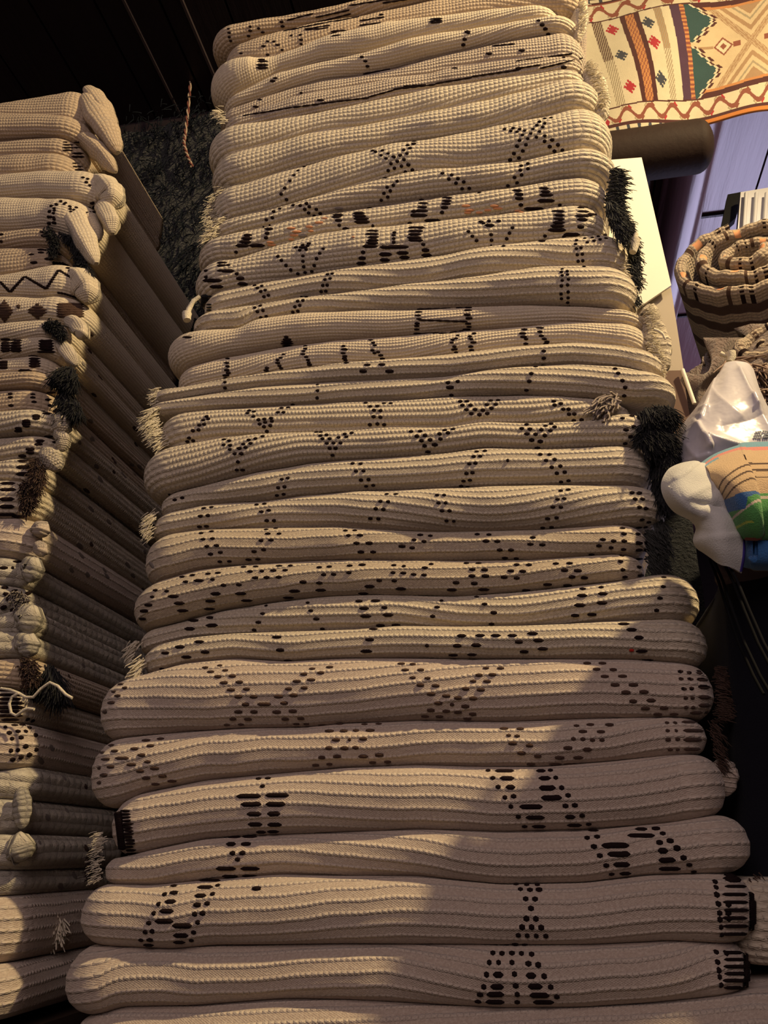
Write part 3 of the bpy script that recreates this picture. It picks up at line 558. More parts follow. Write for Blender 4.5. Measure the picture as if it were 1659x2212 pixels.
block(75,780,26,26); block(8,785,18,24); dash(54,801,30,'dark',0.007); dash(100,760,40,'dark',0.006)
Z(0,850,4.74,[(480,185,100),(480,205,90),(370,230,80),(370,255,70),(270,285,80),(270,310,90),(270,330,70),(190,360,70),(190,385,80),(590,180,90),(600,195,80),(410,485,100),(395,520,80),(500,440,100),(310,570,90),(310,605,80),(230,640,80),(560,500,60),
(255,690,160),(250,755,170),(240,825,160),(80,920,160),(80,985,170),(70,1080,160),(70,1160,160),(70,1240,200),(200,1260,160),(180,1722,90),(40,1785,80),(130,1785,20)],30,0.0078)
Z(0,1200,4.425,[(262,1565),(310,1580),(210,1620,50),(140,1622,60),(280,1645),(50,1640),(90,1693,50),(170,1680,50),(245,1680),(340,1715),(200,1740,50),(115,1750,40),(245,1825,50),(170,1860,40),(105,1865,40),(345,1855),(280,1905,50),(200,1930,46),(120,1950,50)],36,0.0085)
for y in range(1492,1560,9): dash(22,y,44+random.uniform(-6,20),'dark',0.006)
for y in range(1434,1486,7): dash(60+random.uniform(-3,3),y,30,'brown',0.009,0,.004)
for (x,y) in [(10,1270),(30,1278),(48,1290),(20,1296),(40,1306),(8,1312),(55,1300),(28,1318),(14,1284),(60,1282)]: dash(x,y,14,'dark',0.008,random.uniform(-.5,.5),.004)
# faint darker motifs on the shaded side of the left stack
for i in range(60):
    x=random.uniform(150,330); t=(x-120)/240; y=random.uniform(700,1250)+t*60
    if i%3==0: x=random.uniform(85,200); y=random.uniform(1300,1950)
    dash(x,y,random.uniform(8,16),'greyy' if i%4 else 'brown',0.010,0.8,.001)
# ------------------------------------------------------------ fringes and tassels
def tuft(pts, count, L, r, dirv, spread=0.35, droop=0.5, seed=0, curl=0.4, mb=None, m=0, seg=5, jit=0.004):
    """strands of yarn from a line of world points"""
    R = random.Random(seed); mb = mb or MB()
    d0 = Vector(dirv).normalized(); n = len(pts)
    for i in range(count):
        f = R.random()*(n-1); k = min(int(f), n-2); p = Vector(pts[k]).lerp(Vector(pts[k+1]), f-k)+Vector((R.gauss(0, jit), R.gauss(0, jit*.5), R.gauss(0, jit)))
        d = (d0+Vector((R.uniform(-1, 1), R.uniform(-1, 1), R.uniform(-1, 1)))*spread).normalized()
        l = L*R.uniform(0.6, 1.15); c = Vector((R.uniform(-1, 1), R.uniform(-1, 1), R.uniform(-1, 1)))*curl
        q = [p]
        for s in range(seg):
            d = (d+Vector((0, 0, -1))*droop/seg+c/seg).normalized(); q.append(q[-1]+d*l/seg)
        mb.tube(q, r*R.uniform(0.7, 1.2), m, 4, 0.35)
    return mb
def pxs(pts, Y): return [at(x, y, Y) for x, y in pts]

RO = []
for R in RUGS:
    n0 = len(R['V']); F = R['F']
    st = R['st']; V = [tuple(v) for v in R['V'].tolist()]+[tuple(v) for v in st.V]
    FF = F+[tuple(i+n0 for i in f) for f in st.F]
    mi = [0]*len(F)+list(st.M)
    uv = np.concatenate([R['UV'], np.zeros((len(st.V), 2))])
    o = mesh_obj('folded_rug', V, FF, [R['mat']]+[M[k] for k in STM], None, mi, uv)
    tag(o, R['label'], 'rug', R['group']); RO.append(o)
    if R['bind'].V:
        b = R['bind']; mm = [max(0, k-1) for k in b.M]
        mesh_obj('bound_edge', b.V, b.F, [M[k] for k in STM], o, mm)
def rug_of(fold, left=False):
    if left:
        for i, (ii, _, _) in enumerate(LEFTR):
            if fold in ii: return RO[len(MAINR)+i]
    for i, (ii, _, _) in enumerate(MAINR):
        if fold in ii: return RO[i]
FY = YS+0.012
def fringe(fold, pts, Y, count, L, r, dirv, mat, seed, left=False, name='fringe', **kw):
    mb = tuft(pxs(pts, Y), count, L, r, dirv, seed=seed, **kw)
    return mb.build(name, M[mat], rug_of(fold, left))
# cream frayed ends on the left of the tall stack
fringe(8, [(505, 408), (480, 420), (468, 450), (464, 485)], FY, 260, 0.030, 0.000864, (-.7, -.6, -.4), 'cream', 1, droop=.7)
fringe(9, [(488, 470), (470, 500), (448, 515)], FY-.005, 154, 0.024, 0.00108, (-.8, -.5, -.4), 'cream', 2)
fringe(16, [(342, 842), (338, 852), (336, 868)], FY, 88, 0.0112, 0.00108, (-1, -.3, -.1), 'cream', 3)
fringe(17, [(345, 880), (332, 900), (345, 930), (362, 958)], FY, 300, 0.030, 0.0009, (-.75, -.35, -.55), 'cream', 4)
fringe(5, [(482, 238), (474, 246), (490, 262)], FY, 66, 0.016, 0.000936, (-1, -.4, -.1), 'cream', 5)
fringe(21, [(332, 1110), (322, 1130), (326, 1160)], FY, 132, 0.016, 0.001008, (-.8, -.3, -.5), 'cream', 6)
fringe(24, [(298, 1385), (282, 1405), (285, 1420)], FY+.01, 70, 0.016, 0.00144, (-.8, -.3, -.7), 'cream', 7)
fringe(25, [(312, 1420), (298, 1445), (296, 1462)], FY, 70, 0.02, 0.001584, (-.9, -.2, -.6), 'cream', 8)
fringe(29, [(222, 1800), (216, 1830), (213, 1870), (210, 1900)], FY, 198, 0.0128, 0.000792, (-1, -.3, -.1), 'cream', 9, spread=.25)
fringe(29, [(214, 1840), (207, 1870), (203, 1900)], FY, 88, 0.0144, 0.000792, (-1, -.3, 0), 'dark', 10, spread=.2)
# knot of cream yarn at left
mb = MB(); mb.tube(pxs([(432, 640), (418, 650), (408, 668), (404, 684)], FY-.01), .004, 0, 6, 1.5)
mb.tube(pxs([(404, 676), (403, 684), (404, 692)], FY-.012), .009, 0, 8, .8); mb.build('cream_tassel', M['cream'], rug_of(12))
# right side: frayed cream ends
fringe(7, [(1268, 140), (1285, 170), (1293, 200), (1296, 225)], FY+.01, 374, 0.0144, 0.001152, (.8, -.4, -.2), 'cream', 11, droop=.3)
fringe(14, [(1392, 668), (1400, 690), (1404, 712)], FY+.01, 132, 0.0176, 0.000792, (.9, -.2, .1), 'cream', 12)
fringe(16, [(1400, 735), (1418, 770), (1424, 805)], FY+.015, 264, 0.0128, 0.001152, (.7, -.4, -.2), 'cream', 13, droop=.3)
mb = MB(); mb.tube(pxs([(1412, 712), (1422, 715), (1432, 722), (1437, 733)], FY-.01), .003, 0, 5, .6); mb.build('loose_yarn', M['cream'], rug_of(16))
fringe(2, [(1250, -5), (1256, 30), (1252, 70)], FY+.01, 132, 0.0112, 0.001152, (.8, -.4, -.2), 'cream', 14, droop=.3)
fringe(13, [(1335, 560), (1350, 600), (1362, 640)], FY+.01, 176, 0.008, 0.001152, (.8, -.4, -.2), 'cream', 15, droop=.3)
def roll_end(fold, pts, Y, r, mat, name='curled_corner', ridges=5, seed=0, flat=1.0, left=True):
    """a lump of cloth curling over the corner"""
    mb = MB(); P = pxs(pts, Y); n = 26; rr = random.Random(seed); G = []
    xs = np.linspace(0, len(P)-1, n); ph = rr.random()*6
    for i, f in enumerate(xs):
        k = min(int(f), len(P)-2); p = P[k].lerp(P[k+1], f-k); t = (P[k+1]-P[k]).normalized()
        a = t.cross(Vector((0, 1, 0))).normalized(); b = t.cross(a).normalized()
        e = i/(n-1); env = max(.02, math.sin(math.pi*e))**.42
        row = []
        for j in range(20):
            th = 2*math.pi*j/20; q = r*env*(1+.10*math.sin(ridges*th+ph+e*3)+.06*math.sin(e*23+ph))
            row.append(p+a*q*math.cos(th)+b*q*flat*math.sin(th))
        G.append(row)
    mb.grid(G, 0, True); mb.add(G[0], [tuple(range(20))[::-1]]); mb.add(G[-1], [tuple(range(20))])
    uv = [(i % 20*0.006, i//20*0.006) for i in range(len(mb.V))]
    return mesh_obj(name, mb.V, mb.F, M[mat], rug_of(fold, left), mb.M, uv)
def lump(fold, pts, Y, r, mat, name, left=False, seed=0, ridges=5):
    return roll_end(fold, pts, Y, r, mat, name, ridges, seed, left=left)
lump(15, [(1394, 690), (1412, 725), (1420, 775), (1416, 815)], FY+.045, .026, 'rows', 'side_fold', False, 41)
lump(14, [(1385, 672), (1400, 680), (1408, 705)], FY+.03, .018, 'fine', 'side_fold', False, 42)
lump(6, [(1268, 150), (1285, 185), (1292, 230), (1300, 262)], FY+.03, .022, 'nub', 'side_fold', False, 43)
lump(3, [(1250, -10), (1252, 40), (1248, 90)], FY+.03, .018, 'fine', 'side_fold', False, 44)
lump(28, [(1552, 1640), (1566, 1672), (1566, 1720)], FY+.05, .018, 'rowp', 'side_fold', False, 45)
# slate-green shaggy fringe of the block patterned rug
fringe(11, [(1326, 372), (1322, 410), (1318, 440), (1330, 480)], FY-.002, 1232, 0.0336, 0.001224, (.55, -.45, -.5), 'slate', 16, droop=.6)
fringe(11, [(1318, 440), (1325, 470), (1340, 500)], FY-.02, 924, 0.036, 0.001296, (.3, -.2, -.9), 'slate', 17, droop=.6)
fringe(11, [(1352, 480), (1362, 520), (1366, 560), (1368, 610)], FY+.02, 792, 0.024, 0.001224, (.4, -.3, -.8), 'slate', 18, droop=.6)
fringe(11, [(1366, 600), (1372, 640), (1374, 655)], FY+.02, 88, 0.016, 0.001008, (.4, -.3, -.8), 'slate', 19, droop=.6)
mb = MB(); mb.tube(pxs([(1372, 518), (1371, 530), (1367, 545)], FY-.01), .009, 0, 8, .7); mb.tube(pxs([(1374, 505), (1372, 522)], FY-.01), .004, 0, 8, 1.3); mb.build('cream_tassel', M['cream'], rug_of(11))
# grey knotted tassel
mb = MB(); R = random.Random(5)
for i in range(46):
    x = 1292+R.random()*50; y = 855+R.random()*32-(x-1292)*.12; p = at(x, y, FY-.012); q = [p]
    d = Vector((R.uniform(-1, .2), R.uniform(-.5, .1), R.uniform(-.8, .3))).normalized()
    for s in range(5): d = (d+Vector((R.uniform(-.5, .2), R.uniform(-.3, .1), R.uniform(-.7, .1)))).normalized(); q.append(q[-1]+d*.0065)
    mb.tube(q, .0019, 0, 5, .8)
mb.build('knotted_tassel', plain('grey_tassel_yarn', (.30, .25, .22), .95, .1), rug_of(18))
# black fringe hanging at right
fringe(19, [(1392, 895), (1412, 890), (1440, 888)], FY-.012, 1980, 0.04, 0.001152, (.25, -.35, -.8), 'black', 20, droop=.6, spread=.5)
fringe(19, [(1385, 945), (1400, 925), (1425, 930)], FY-.012, 1540, 0.048, 0.001152, (.4, -.3, -.7), 'black', 21, droop=.8, spread=.4)
fringe(19, [(1430, 930), (1442, 970), (1436, 1010)], FY-.01, 1980, 0.04, 0.001152, (.12, -.2, -1), 'black', 22, droop=.5, spread=.35)
fringe(19, [(1424, 980), (1424, 1020), (1430, 1065)], FY+.008, 1760, 0.04, 0.001224, (.0, -.1, -1), 'black', 23, droop=.4, spread=.3)
fringe(19, [(1382, 955), (1395, 935), (1390, 925)], FY-.014, 198, 0.024, 0.00108, (-.6, -.5, -.6), 'black', 24, spread=.3)
# shaggy ends of lower rugs, right
fringe(22, [(1406, 1150), (1410, 1190), (1412, 1230)], FY+.03, 660, 0.024, 0.00144, (.5, -.2, -.6), 'slate', 25, droop=.5)
fringe(22, [(1424, 1125), (1428, 1180), (1424, 1230)], FY+.03, 352, 0.024, 0.00144, (.2, -.3, -.8), 'slate', 26, droop=.5)
fringe(26, [(1550, 1448), (1556, 1480), (1556, 1530), (1556, 1550)], FY+.03, 420, 0.014, 0.0008, (1, -.1, -.2), 'brown', 27, droop=.3)
fringe(27, [(1540, 1560), (1548, 1600), (1552, 1630), (1560, 1660)], FY+.03, 200, 0.012, 0.0009, (.6, -.3, -.5), 'brown', 28, droop=.5)
fringe(31, [(1636, 1900), (1642, 1960), (1644, 2040)], FY+.04, 440, 0.0144, 0.001296, (.5, -.3, -.6), 'brown', 29, droop=.5)
# left stack: curled ends, dark fringes
FYL = YS+.03
roll_end(0, [(186, 190), (205, 212), (228, 245), (248, 285)], FYL+.02, .022, 'tan', 'draped_flap', 3, 1)
roll_end(0, [(180, 205), (206, 250), (235, 290), (255, 330)], FYL+.01, .026, 'tan', 'draped_flap', 3, 2)
roll_end(1, [(170, 292), (190, 305), (222, 335), (250, 372)], FYL+.012, .020, 'tan', 'draped_flap', 3, 3)
roll_end(4, [(205, 385), (228, 405), (244, 425), (238, 450)], FYL-.005, .028, 'fine', 'draped_corner', 4, 4)
roll_end(4, [(212, 440), (228, 455), (240, 480), (243, 505)], FYL-.005, .020, 'fine', 'draped_corner', 4, 5)
roll_end(5, [(130, 440), (160, 470), (185, 520), (208, 570)], FYL-.012, .024, 'fine', 'draped_corner', 4, 6)
roll_end(5, [(150, 440), (178, 462), (200, 490), (212, 520)], FYL+.005, .020, 'fine', 'draped_corner', 4, 7)
roll_end(8, [(150, 585), (175, 605), (190, 630), (188, 655)], FYL-.005, .026, 'fine', 'draped_corner', 4, 8)
roll_end(9, [(140, 690), (165, 700), (178, 720), (170, 732)], FYL-.008, .017, 'fine', 'draped_corner', 4, 9)
roll_end(11, [(125, 735), (140, 752), (155, 775), (165, 790)], FYL-.008, .015, 'fine', 'draped_corner', 4, 10)
roll_end(15, [(122, 895), (135, 915), (132, 940)], FYL-.008, .018, 'rowf', 'curled_corner', 6, 11)
roll_end(15, [(120, 925), (138, 950), (134, 975)], FYL-.006, .013, 'rowf', 'curled_corner', 6, 12)
roll_end(16, [(90, 975), (112, 990), (128, 1015)], FYL-.012, .018, 'rowf', 'curled_corner', 6, 13)
roll_end(19, [(80, 1130), (88, 1145), (84, 1160)], FYL-.006, .016, 'rowp', 'curled_corner', 5, 14)
roll_end(19, [(78, 1172), (90, 1188), (84, 1202)], FYL-.006, .012, 'rowp', 'curled_corner', 5, 15)
roll_end(20, [(50, 1215), (72, 1225), (62, 1258)], FYL-.008, .018, 'shag', 'curled_corner', 5, 16)
roll_end(22, [(40, 1318), (66, 1335), (60, 1372)], FYL-.008, .022, 'shag', 'curled_corner', 5, 17)
roll_end(23, [(30, 1378), (62, 1390), (60, 1420)], FYL-.008, .018, 'shag', 'curled_corner', 5, 18)
roll_end(29, [(20, 1830), (45, 1832), (50, 1860)], FYL-.012, .022, 'shag', 'curled_corner', 5, 19)
roll_end(27, [(45, 1700), (50, 1740), (48, 1790)], FYL-.004, .014, 'shag', 'curled_corner', 5, 20)
fringe(7, [(100, 495), (118, 520), (112, 545)], FYL-.02, 616, 0.024, 0.001296, (.4, -.4, -.5), 'black', 31, True, droop=.5)
fringe(7, [(125, 500), (160, 520), (170, 560), (190, 590)], FYL-.005, 1144, 0.0272, 0.001296, (.5, -.3, -.7), 'black', 32, True, droop=.6)
fringe(10, [(98, 700), (120, 705), (130, 725)], FYL-.02, 836, 0.024, 0.001296, (.6, -.4, -.4), 'black', 33, True, droop=.5)
fringe(13, [(130, 805), (150, 800), (160, 820)], FYL-.012, 1320, 0.04, 0.001368, (.0, -.3, -.9), 'black', 34, True, droop=.5, spread=.5)
fringe(14, [(135, 850), (150, 870), (165, 880)], FYL-.008, 924, 0.04, 0.001368, (.3, -.2, -.9), 'black', 35, True, droop=.5, spread=.5)
fringe(17, [(72, 1000), (85, 1020), (78, 1060)], FYL-.02, 726, 0.0272, 0.00144, (.3, -.4, -.6), 'brown', 36, True, droop=.5, spread=.6)
fringe(18, [(50, 1045), (60, 1075), (55, 1095)], FYL-.02, 660, 0.0272, 0.00144, (.5, -.4, -.4), 'brown', 37, True, droop=.5, spread=.6)
fringe(24, [(50, 1430), (65, 1445), (62, 1470)], FYL-.014, 572, 0.02, 0.001584, (.6, -.4, -.3), 'brown', 38, True, droop=.4, spread=.6)
fringe(25, [(75, 1450), (110, 1450), (130, 1480)], FYL+.03, 836, 0.048, 0.001584, (.3, -.2, -.9), 'black', 39, True, droop=.4, spread=.5)
fringe(20, [(30, 1285), (48, 1295), (40, 1320)], FYL-.014, 352, 0.016, 0.001584, (.4, -.5, -.4), 'greyy', 40, True, droop=.4, spread=.7)
fringe(28, [(110, 1965), (118, 1980), (112, 2000)], FYL+.12, 264, 0.036, 0.00288, (.5, -.3, -.6), 'cream', 41, True, droop=.4, spread=.5)
fringe(12, [(250, 775), (262, 768), (270, 778)], FYL+.28, 132, 0.036, 0.00288, (.8, -.3, -.2), 'tan', 42, True, droop=.2, spread=.4)
# loose cream cord
cp = [(2, 1487), (22, 1490), (40, 1497), (55, 1506), (72, 1506), (88, 1488), (108, 1474), (125, 1482), (142, 1500), (156, 1508)]
mb = MB(); mb.tube(pxs(cp, FYL-.03), .0024, 0, 6); mb.tube(pxs([(40, 1497), (26, 1505), (20, 1520), (24, 1540), (35, 1546), (50, 1535), (60, 1530), (74, 1532)], FYL-.032), .0024, 0, 6)
mb.build('loose_cord', M['cream'], rug_of(25, True))

# ------------------------------------------------------------ setting: floor, ceiling, walls
ZC = 3.2
wood_shade_joint = N('ceiling_shade_and_joints', 0.45, 0.4)  # near-black puts the left ceiling's shade into its colour; also colours the joints
o = wood_shade_joint.coord(); mp = wood_shade_joint.n('ShaderNodeMapping'); mp.inputs['Scale'].default_value = (14, 0.8, 14); wood_shade_joint.t.links.new(o, mp.inputs[0])
nz = wood_shade_joint.noise(2.2, 5, mp.outputs[0]); wood_shade_joint.color(wood_shade_joint.mix(nz, (.009, .006, .009), (.022, .013, .016))); wood_shade_joint.bump(nz, .003)
lac = N('lacquered_wood', 0.24, 0.7)
o = lac.coord(); mp = lac.n('ShaderNodeMapping'); mp.inputs['Scale'].default_value = (10, 0.7, 10); lac.t.links.new(o, mp.inputs[0])
nz = lac.noise(2.0, 5, mp.outputs[0]); lac.color(lac.mix(nz, (.12, .055, .06), (.24, .13, .13))); lac.bump(nz, .002)
lac.b.inputs['Coat Weight'].default_value = 0.3; lac.b.inputs['Coat Roughness'].default_value = 0.12
def struct(mb, name, mats, smooth=False): return tag(mb.build(name, mats, None, smooth), kind='structure')
X_SPLIT = at(1290, 300, 2.05).x
mb = MB(); mb.box(-3, -2.5, -0.05, 4, 7, 0); struct(mb, 'floor', plain('stone_floor', (.05, .042, .04), .7))
mb = MB(); x = -3.0
while x < 4:
    w_ = 0.20; mb.box(x+.004, -2.5, ZC, x+w_-.004, 7, ZC+.05, 0 if x+w_/2 < X_SPLIT-.1 else 1); x += w_
mb.box(-3, -2.5, ZC+.03, 4, 7, ZC+.09, 0)
struct(mb, 'ceiling', [wood_shade_joint.m, lac.m])
mb = MB(); mb.box(-3, 2.05, 0, X_SPLIT, 2.13, ZC); struct(mb, 'wall_back', plain('dark_wall', (.035, .025, .03), .8))
mb = MB(); mb.box(-3.08, -2.5, 0, -3, 7, ZC); struct(mb, 'wall_left', plain('dark_wall_2', (.035, .025, .03), .8))
mb = MB(); mb.box(-3, 7, 0, 4, 7.08, ZC); struct(mb, 'wall_far', plain('far_wall', (.05, .04, .05), .6))
for k, (xx, yy) in enumerate(((297, 60), (418, 60))):
    t_ = (ZC-.006-CAM.z)/ray(xx, yy).z; p_ = CAM+ray(xx, yy)*t_
    mb = MB(); mb.box(p_.x-.004, -1.5, ZC-.012, p_.x+.004, 2.05, ZC+.004); tag(mb.build('trim_%d' % (k+11), plain('thin_batten_%d' % k, (.06, .045, .05), .6), None, False), kind='structure')
# dark shaggy rug hung on the back wall
mb = MB(); G = []
a = at(60, 215, 1.98); b = at(470, 100, 1.98); c = at(420, 1500, 1.98)
nx, nz_ = 60, 90; rr = random.Random(3)
for i in range(nz_):
    row = []
    for j in range(nx):
        x = -1.35+1.75*j/(nx-1); zt_ = 3.10+.05*(x+.7); z = zt_-(zt_-.35)*i/(nz_-1)
        row.append(Vector((x, 1.97+.012*math.sin(x*9)+rr.uniform(-.006, .006), z+rr.uniform(-.006, .006))))
    G.append(row)
mb.grid(G); G2 = [[p+Vector((0, .03, 0)) for p in r] for r in G]; mb.grid([list(reversed(r)) for r in G2])
hang = mb.build('hanging_rug', plain('navy_shag', (.014, .016, .022), 1, .05, .6, 120, .012, .3, 60))
tag(hang, 'dark shaggy rug hanging on the back wall between the two stacks', 'rug')
tuftb = MB(); rr = random.Random(12)
for k in range(26):
    zz = 3.12-k*.05+rr.uniform(-.02, .02); tuft([(-1.3, 1.955, zz-.03), (-.1, 1.955, zz+.03)], 240, .05, .0022, (0, -.3, -1), spread=.8, seed=100+k, mb=tuftb, jit=.03)
tuftb.build('pile', plain('navy_pile', (.014, .017, .023), 1, .05), hang)
# twisted cord hanging in the gap
mb = MB(); cpx = [(413, 130), (411, 180), (406, 240), (400, 290), (397, 310), (404, 335), (416, 362)]
Pc = pxs(cpx, 1.925); dens = []
for k in range(len(Pc)-1):
    for s in range(14): dens.append(Pc[k].lerp(Pc[k+1], s/14))
for ph in (0, math.pi):
    q = [p+Vector((math.cos(i*.8+ph), math.sin(i*.8+ph), 0))*.0032 for i, p in enumerate(dens)]
    mb.tube(q, .0034, 0 if ph == 0 else 1, 5)
tag(mb.build('twisted_cord', [plain('dull_yarn', (.50, .38, .28)), plain('rust_yarn', (.22, .08, .06))]), 'thin twisted red and cream cord hanging in the dark gap between stacks', 'cord')

# platforms that carry the stacks, below the frame
pl_m = plain('dark_bench_wood', (.06, .04, .03), .6)
def bench(x0, x1, y0, y1, z, label):
    e = empty('wooden_bench', ((x0+x1)/2, (y0+y1)/2, 0)); tag(e, label, 'bench')
    mb = MB(); mb.box(x0-e.location.x, y0-e.location.y, z-.04, x1-e.location.x, y1-e.location.y, z); mb.build('bench_top', pl_m, e, False)
    for sx in (x0+.04, x1-.08):
        for sy in (y0+.03, y1-.07):
            mb = MB(); mb.box(sx-e.location.x, sy-e.location.y, 0, sx+.05-e.location.x, sy+.05-e.location.y, z-.04); mb.build('leg', pl_m, e, False)
zmin = min(v[2] for v in RUGS[17]['V']); zml = min(v[2] for v in RUGS[-1]['V'])
xr0 = RUGS[17]['V'][:, 0].min(); xr1 = RUGS[17]['V'][:, 0].max()
bench(xr0-.02, xr1+.02, 1.24, 1.68, zmin, 'dark wooden bench under the tall stack of rugs')
xl1 = RUGS[-1]['V'][:, 0].max(); xl0 = RUGS[-1]['V'][:, 0].min()
bench(xl0, xl1, 1.24, 1.7, zml, 'dark wooden bench under the left stack of rugs')

# ------------------------------------------------------------ kilim hung at the upper right
YK = 1.72
q00, q10, q01, q11 = at(1225, 2, YK), at(1760, -90, YK), at(1305, 286, YK), at(1760, 232, YK)
KC = [(.78, .69, .50), (.10, .035, .035), (.30, .10, .07), (.62, .28, .11), (.045, .095, .10), (.72, .57, .37), (.50, .045, .06), (.07, .075, .10), (.42, .35, .24), (.45, .29, .17), (.66, .24, .06), (.10, .05, .09)]
names = ['cream', 'maroon', 'rust', 'orange', 'teal', 'peach', 'crimson', 'navy', 'olive', 'camel', 'bright_orange', 'plum']
KM = [plain('kilim_'+n, tuple(x*.60 for x in c), .95, .1, .15, 600, .0012, .1) for n, c in zip(names, KC)]
def kcol(X, v):
    """X: distance along the kilim in hundredths, v: 0 top .. 1 bottom"""
    it = .165+.05*(X/100); ib = .845-.05*(X/100)
    if v < .02 or v > .975:
        if X > 48: return 10
        return 7 if (X*.16+(0 if v < .5 else .4)) % 1 > .72 else 0
    if v < .035 or v > .962: return 1
    if v < it or v > ib:
        t = (v-.035)/(it-.035) if v < .5 else (v-ib)/(.962-ib)
        if t < .07 or t > .93: return 1 if v > .5 or t > .9 else 2
        ph = X/13.0; s = .5+.27*math.sin(2*math.pi*ph)
        if abs(t-s) < .12: return 2
        f = (ph*2) % 1; k = int(ph*2) % 2
        cy = .75 if k else .25
        d = abs(f-.75)*2.2+abs(t-(1-cy))*2.4
        if d < .50: return 2 if int(ph) % 2 else 6
        d2 = abs(f-.25)*2.2+abs(t-(.80 if not k else .22))*2.6
        if d2 < .46: return 8 if d2 > .24 else 5
        return 0
    vv = (v-it)/(ib-it)
    if X < 5: return 0
    if X < 10: return 8 if ((X*1.3+vv*34) % 1.6) < .95 else (1 if vv < .5 else 0)
    if X < 19:
        for (cv, c) in ((.13, 6), (.48, 7), (.84, 6)):
            dx = (X-14)/3.2; dy = (vv-cv)/.065
            if abs(dx)+abs(dy)*.9 < 1+.35*math.sin(dx*9)*math.sin(dy*8): return c
        return 0
    if X < 21.3 or (25.6 < X < 28): return 1
    if X < 25.7: return 3 if (int(X*1.7+vv*26)+int(vv*26)) % 3 else 2
    if X < 35:
        for (cv, c) in ((.17, 7), (.42, 6), (.80, 7)):
            dx = (X-31)/3.0; dy = (vv-cv)/.075
            if abs(dx)+abs(dy)*.9 < 1+.35*math.sin(dx*9)*math.sin(dy*8): return c
        return 0
    if X < 38.5: return 8 if ((X*1.3+vv*34) % 1.6) < .95 else (9 if vv < .5 else 0)
    if X < 42.5: return 0
    if X < 47: return 11
    if X < 49.3: return 2 if int(vv*44) % 2 else 3
    # teal saw-toothed triangles then the peach field
    e = min(vv, 1-vv)
    tooth = (int(vv*22) % 2)*1.3
    for cv, hw in ((.20, .24), (.74, .26)):
        wdt = 12*(1-abs(vv-cv)/hw)
        if wdt > 0:
            if X < 49.3+wdt+tooth: return 4
            if X < 50.6+wdt+tooth: return 0
            if X < 51.8+wdt+tooth*1.5: return 1
    if vv < .045 or vv > .955: return 1
    if e < .075: return 3
    # nested diamonds
    dd = abs((X-80)/22.0); ev = abs(vv-.5)/.5
    q = abs(dd-ev*.95)
    if q < .10: return 9 if (q*60) % 2 < 1.4 else 5
    if dd < ev: 
        k = (ev-dd)
        if .22 < k < .34: return 9
        if .46 < k < .52: return 8
        if k > .6: return 9
    if dd > .25 and dd-ev > .12:
        if abs(vv-.5) < .03 and (71 < X < 79 or 86 < X < 97): return 2
        if abs(X-66)/5+abs(vv-.5)/.10 < 1: return 2 if (abs(X-66)/5+abs(vv-.5)/.10 < .35 or abs(X-66)/5+abs(vv-.5)/.10 > .78) else 0
        if 53 < X < 61 and abs(vv-.5) < .012: return 9
    return 5
NX, NY = 420, 230
mb = MB(); G = []; mi = []
for i in range(NY+1):
    v = i/NY; row = []
    for j in range(NX+1):
        u = j/NX
        p = q00.lerp(q10, u).lerp(q01.lerp(q11, u), v)
        row.append(p+Vector((0, .010*math.sin(u*11+v*3)+.006*math.sin(v*7+u*4), 0)))
    G.append(row)
mb.grid(G)
mb.M = []
for i in range(NY):
    for j in range(NX):
        u = (j+.5)/NX; v = (i+.5)/NY
        X = u*116-5.0+.9*math.sin(v*6+u*3)*(1-abs(2*u-.6))
        mb.M.append(kcol(X, v))
kil = mb.build('kilim', KM)
sm = kil.modifiers.new('solid', 'SOLIDIFY'); sm.thickness = .006; sm.offset = 1
tag(kil, 'colourful kilim with scroll borders, teal saw teeth and peach diamonds hanging at upper right', 'rug')
# the rod it hangs over and ceiling-side beams behind
def rod(name, p0, p1, r, mat, n=24, cap=True):
    mb = MB(); p0 = Vector(p0); p1 = Vector(p1); t = (p1-p0).normalized(); a = t.cross(Vector((0, 0, 1))).normalized(); b = t.cross(a); G = []
    st = [(0, .0), (0, 1)]
    for s in range(9):
        th = s/8*math.pi/2; G.append([p1-t*r*.6+t*r*.6*math.sin(th)+(a*math.cos(k*2*math.pi/n)+b*math.sin(k*2*math.pi/n))*max(r*math.cos(th), .0005) for k in range(n)])
    G = [[p0+(a*math.cos(k*2*math.pi/n)+b*math.sin(k*2*math.pi/n))*r for k in range(n)]]+G
    mb.grid(G, 0, True); mb.add(G[0], [tuple(range(n))[::-1]]); mb.add(G[-1], [tuple(range(n))])
    return mb.build(name, mat)
p1 = at(1541, 312, YK+.05); p0 = Vector((p1.x-.75, YK+.05, p1.z-.005))
r_ = rod('wooden_beam', p0, p1, .068, plain('beam_brown', (.022, .013, .011), .7, .15, .3, 60, .001))
tag(r_, 'dark round wooden beam with a rounded end just under the kilim', 'beam')
# round pole running back under the ceiling
a = at(1497, 335, 2.3); b = at(1448, 505, 3.0)
# the pole lies parallel to the ceiling planks
z_p = ZC-.085; t0 = (z_p-CAM.z)/ray(1476, 420).z; pc = CAM+ray(1476, 420)*t0
pole = rod('wooden_pole', (pc.x, 6.5, z_p), (pc.x, 1.82, z_p), .085, lac.m)
tag(pole, 'glossy round wooden pole catching a white highlight below the ceiling', 'pole')
# cross joints in the lacquered ceiling
for k, yy in enumerate((2.35, 2.9, 3.6, 4.5)):
    mb = MB(); mb.box(X_SPLIT+.05, yy, ZC-.012, 4, yy+.012, ZC); tag(mb.build('trim_%d' % (k+1), wood_shade_joint.m, None, False), kind='structure')
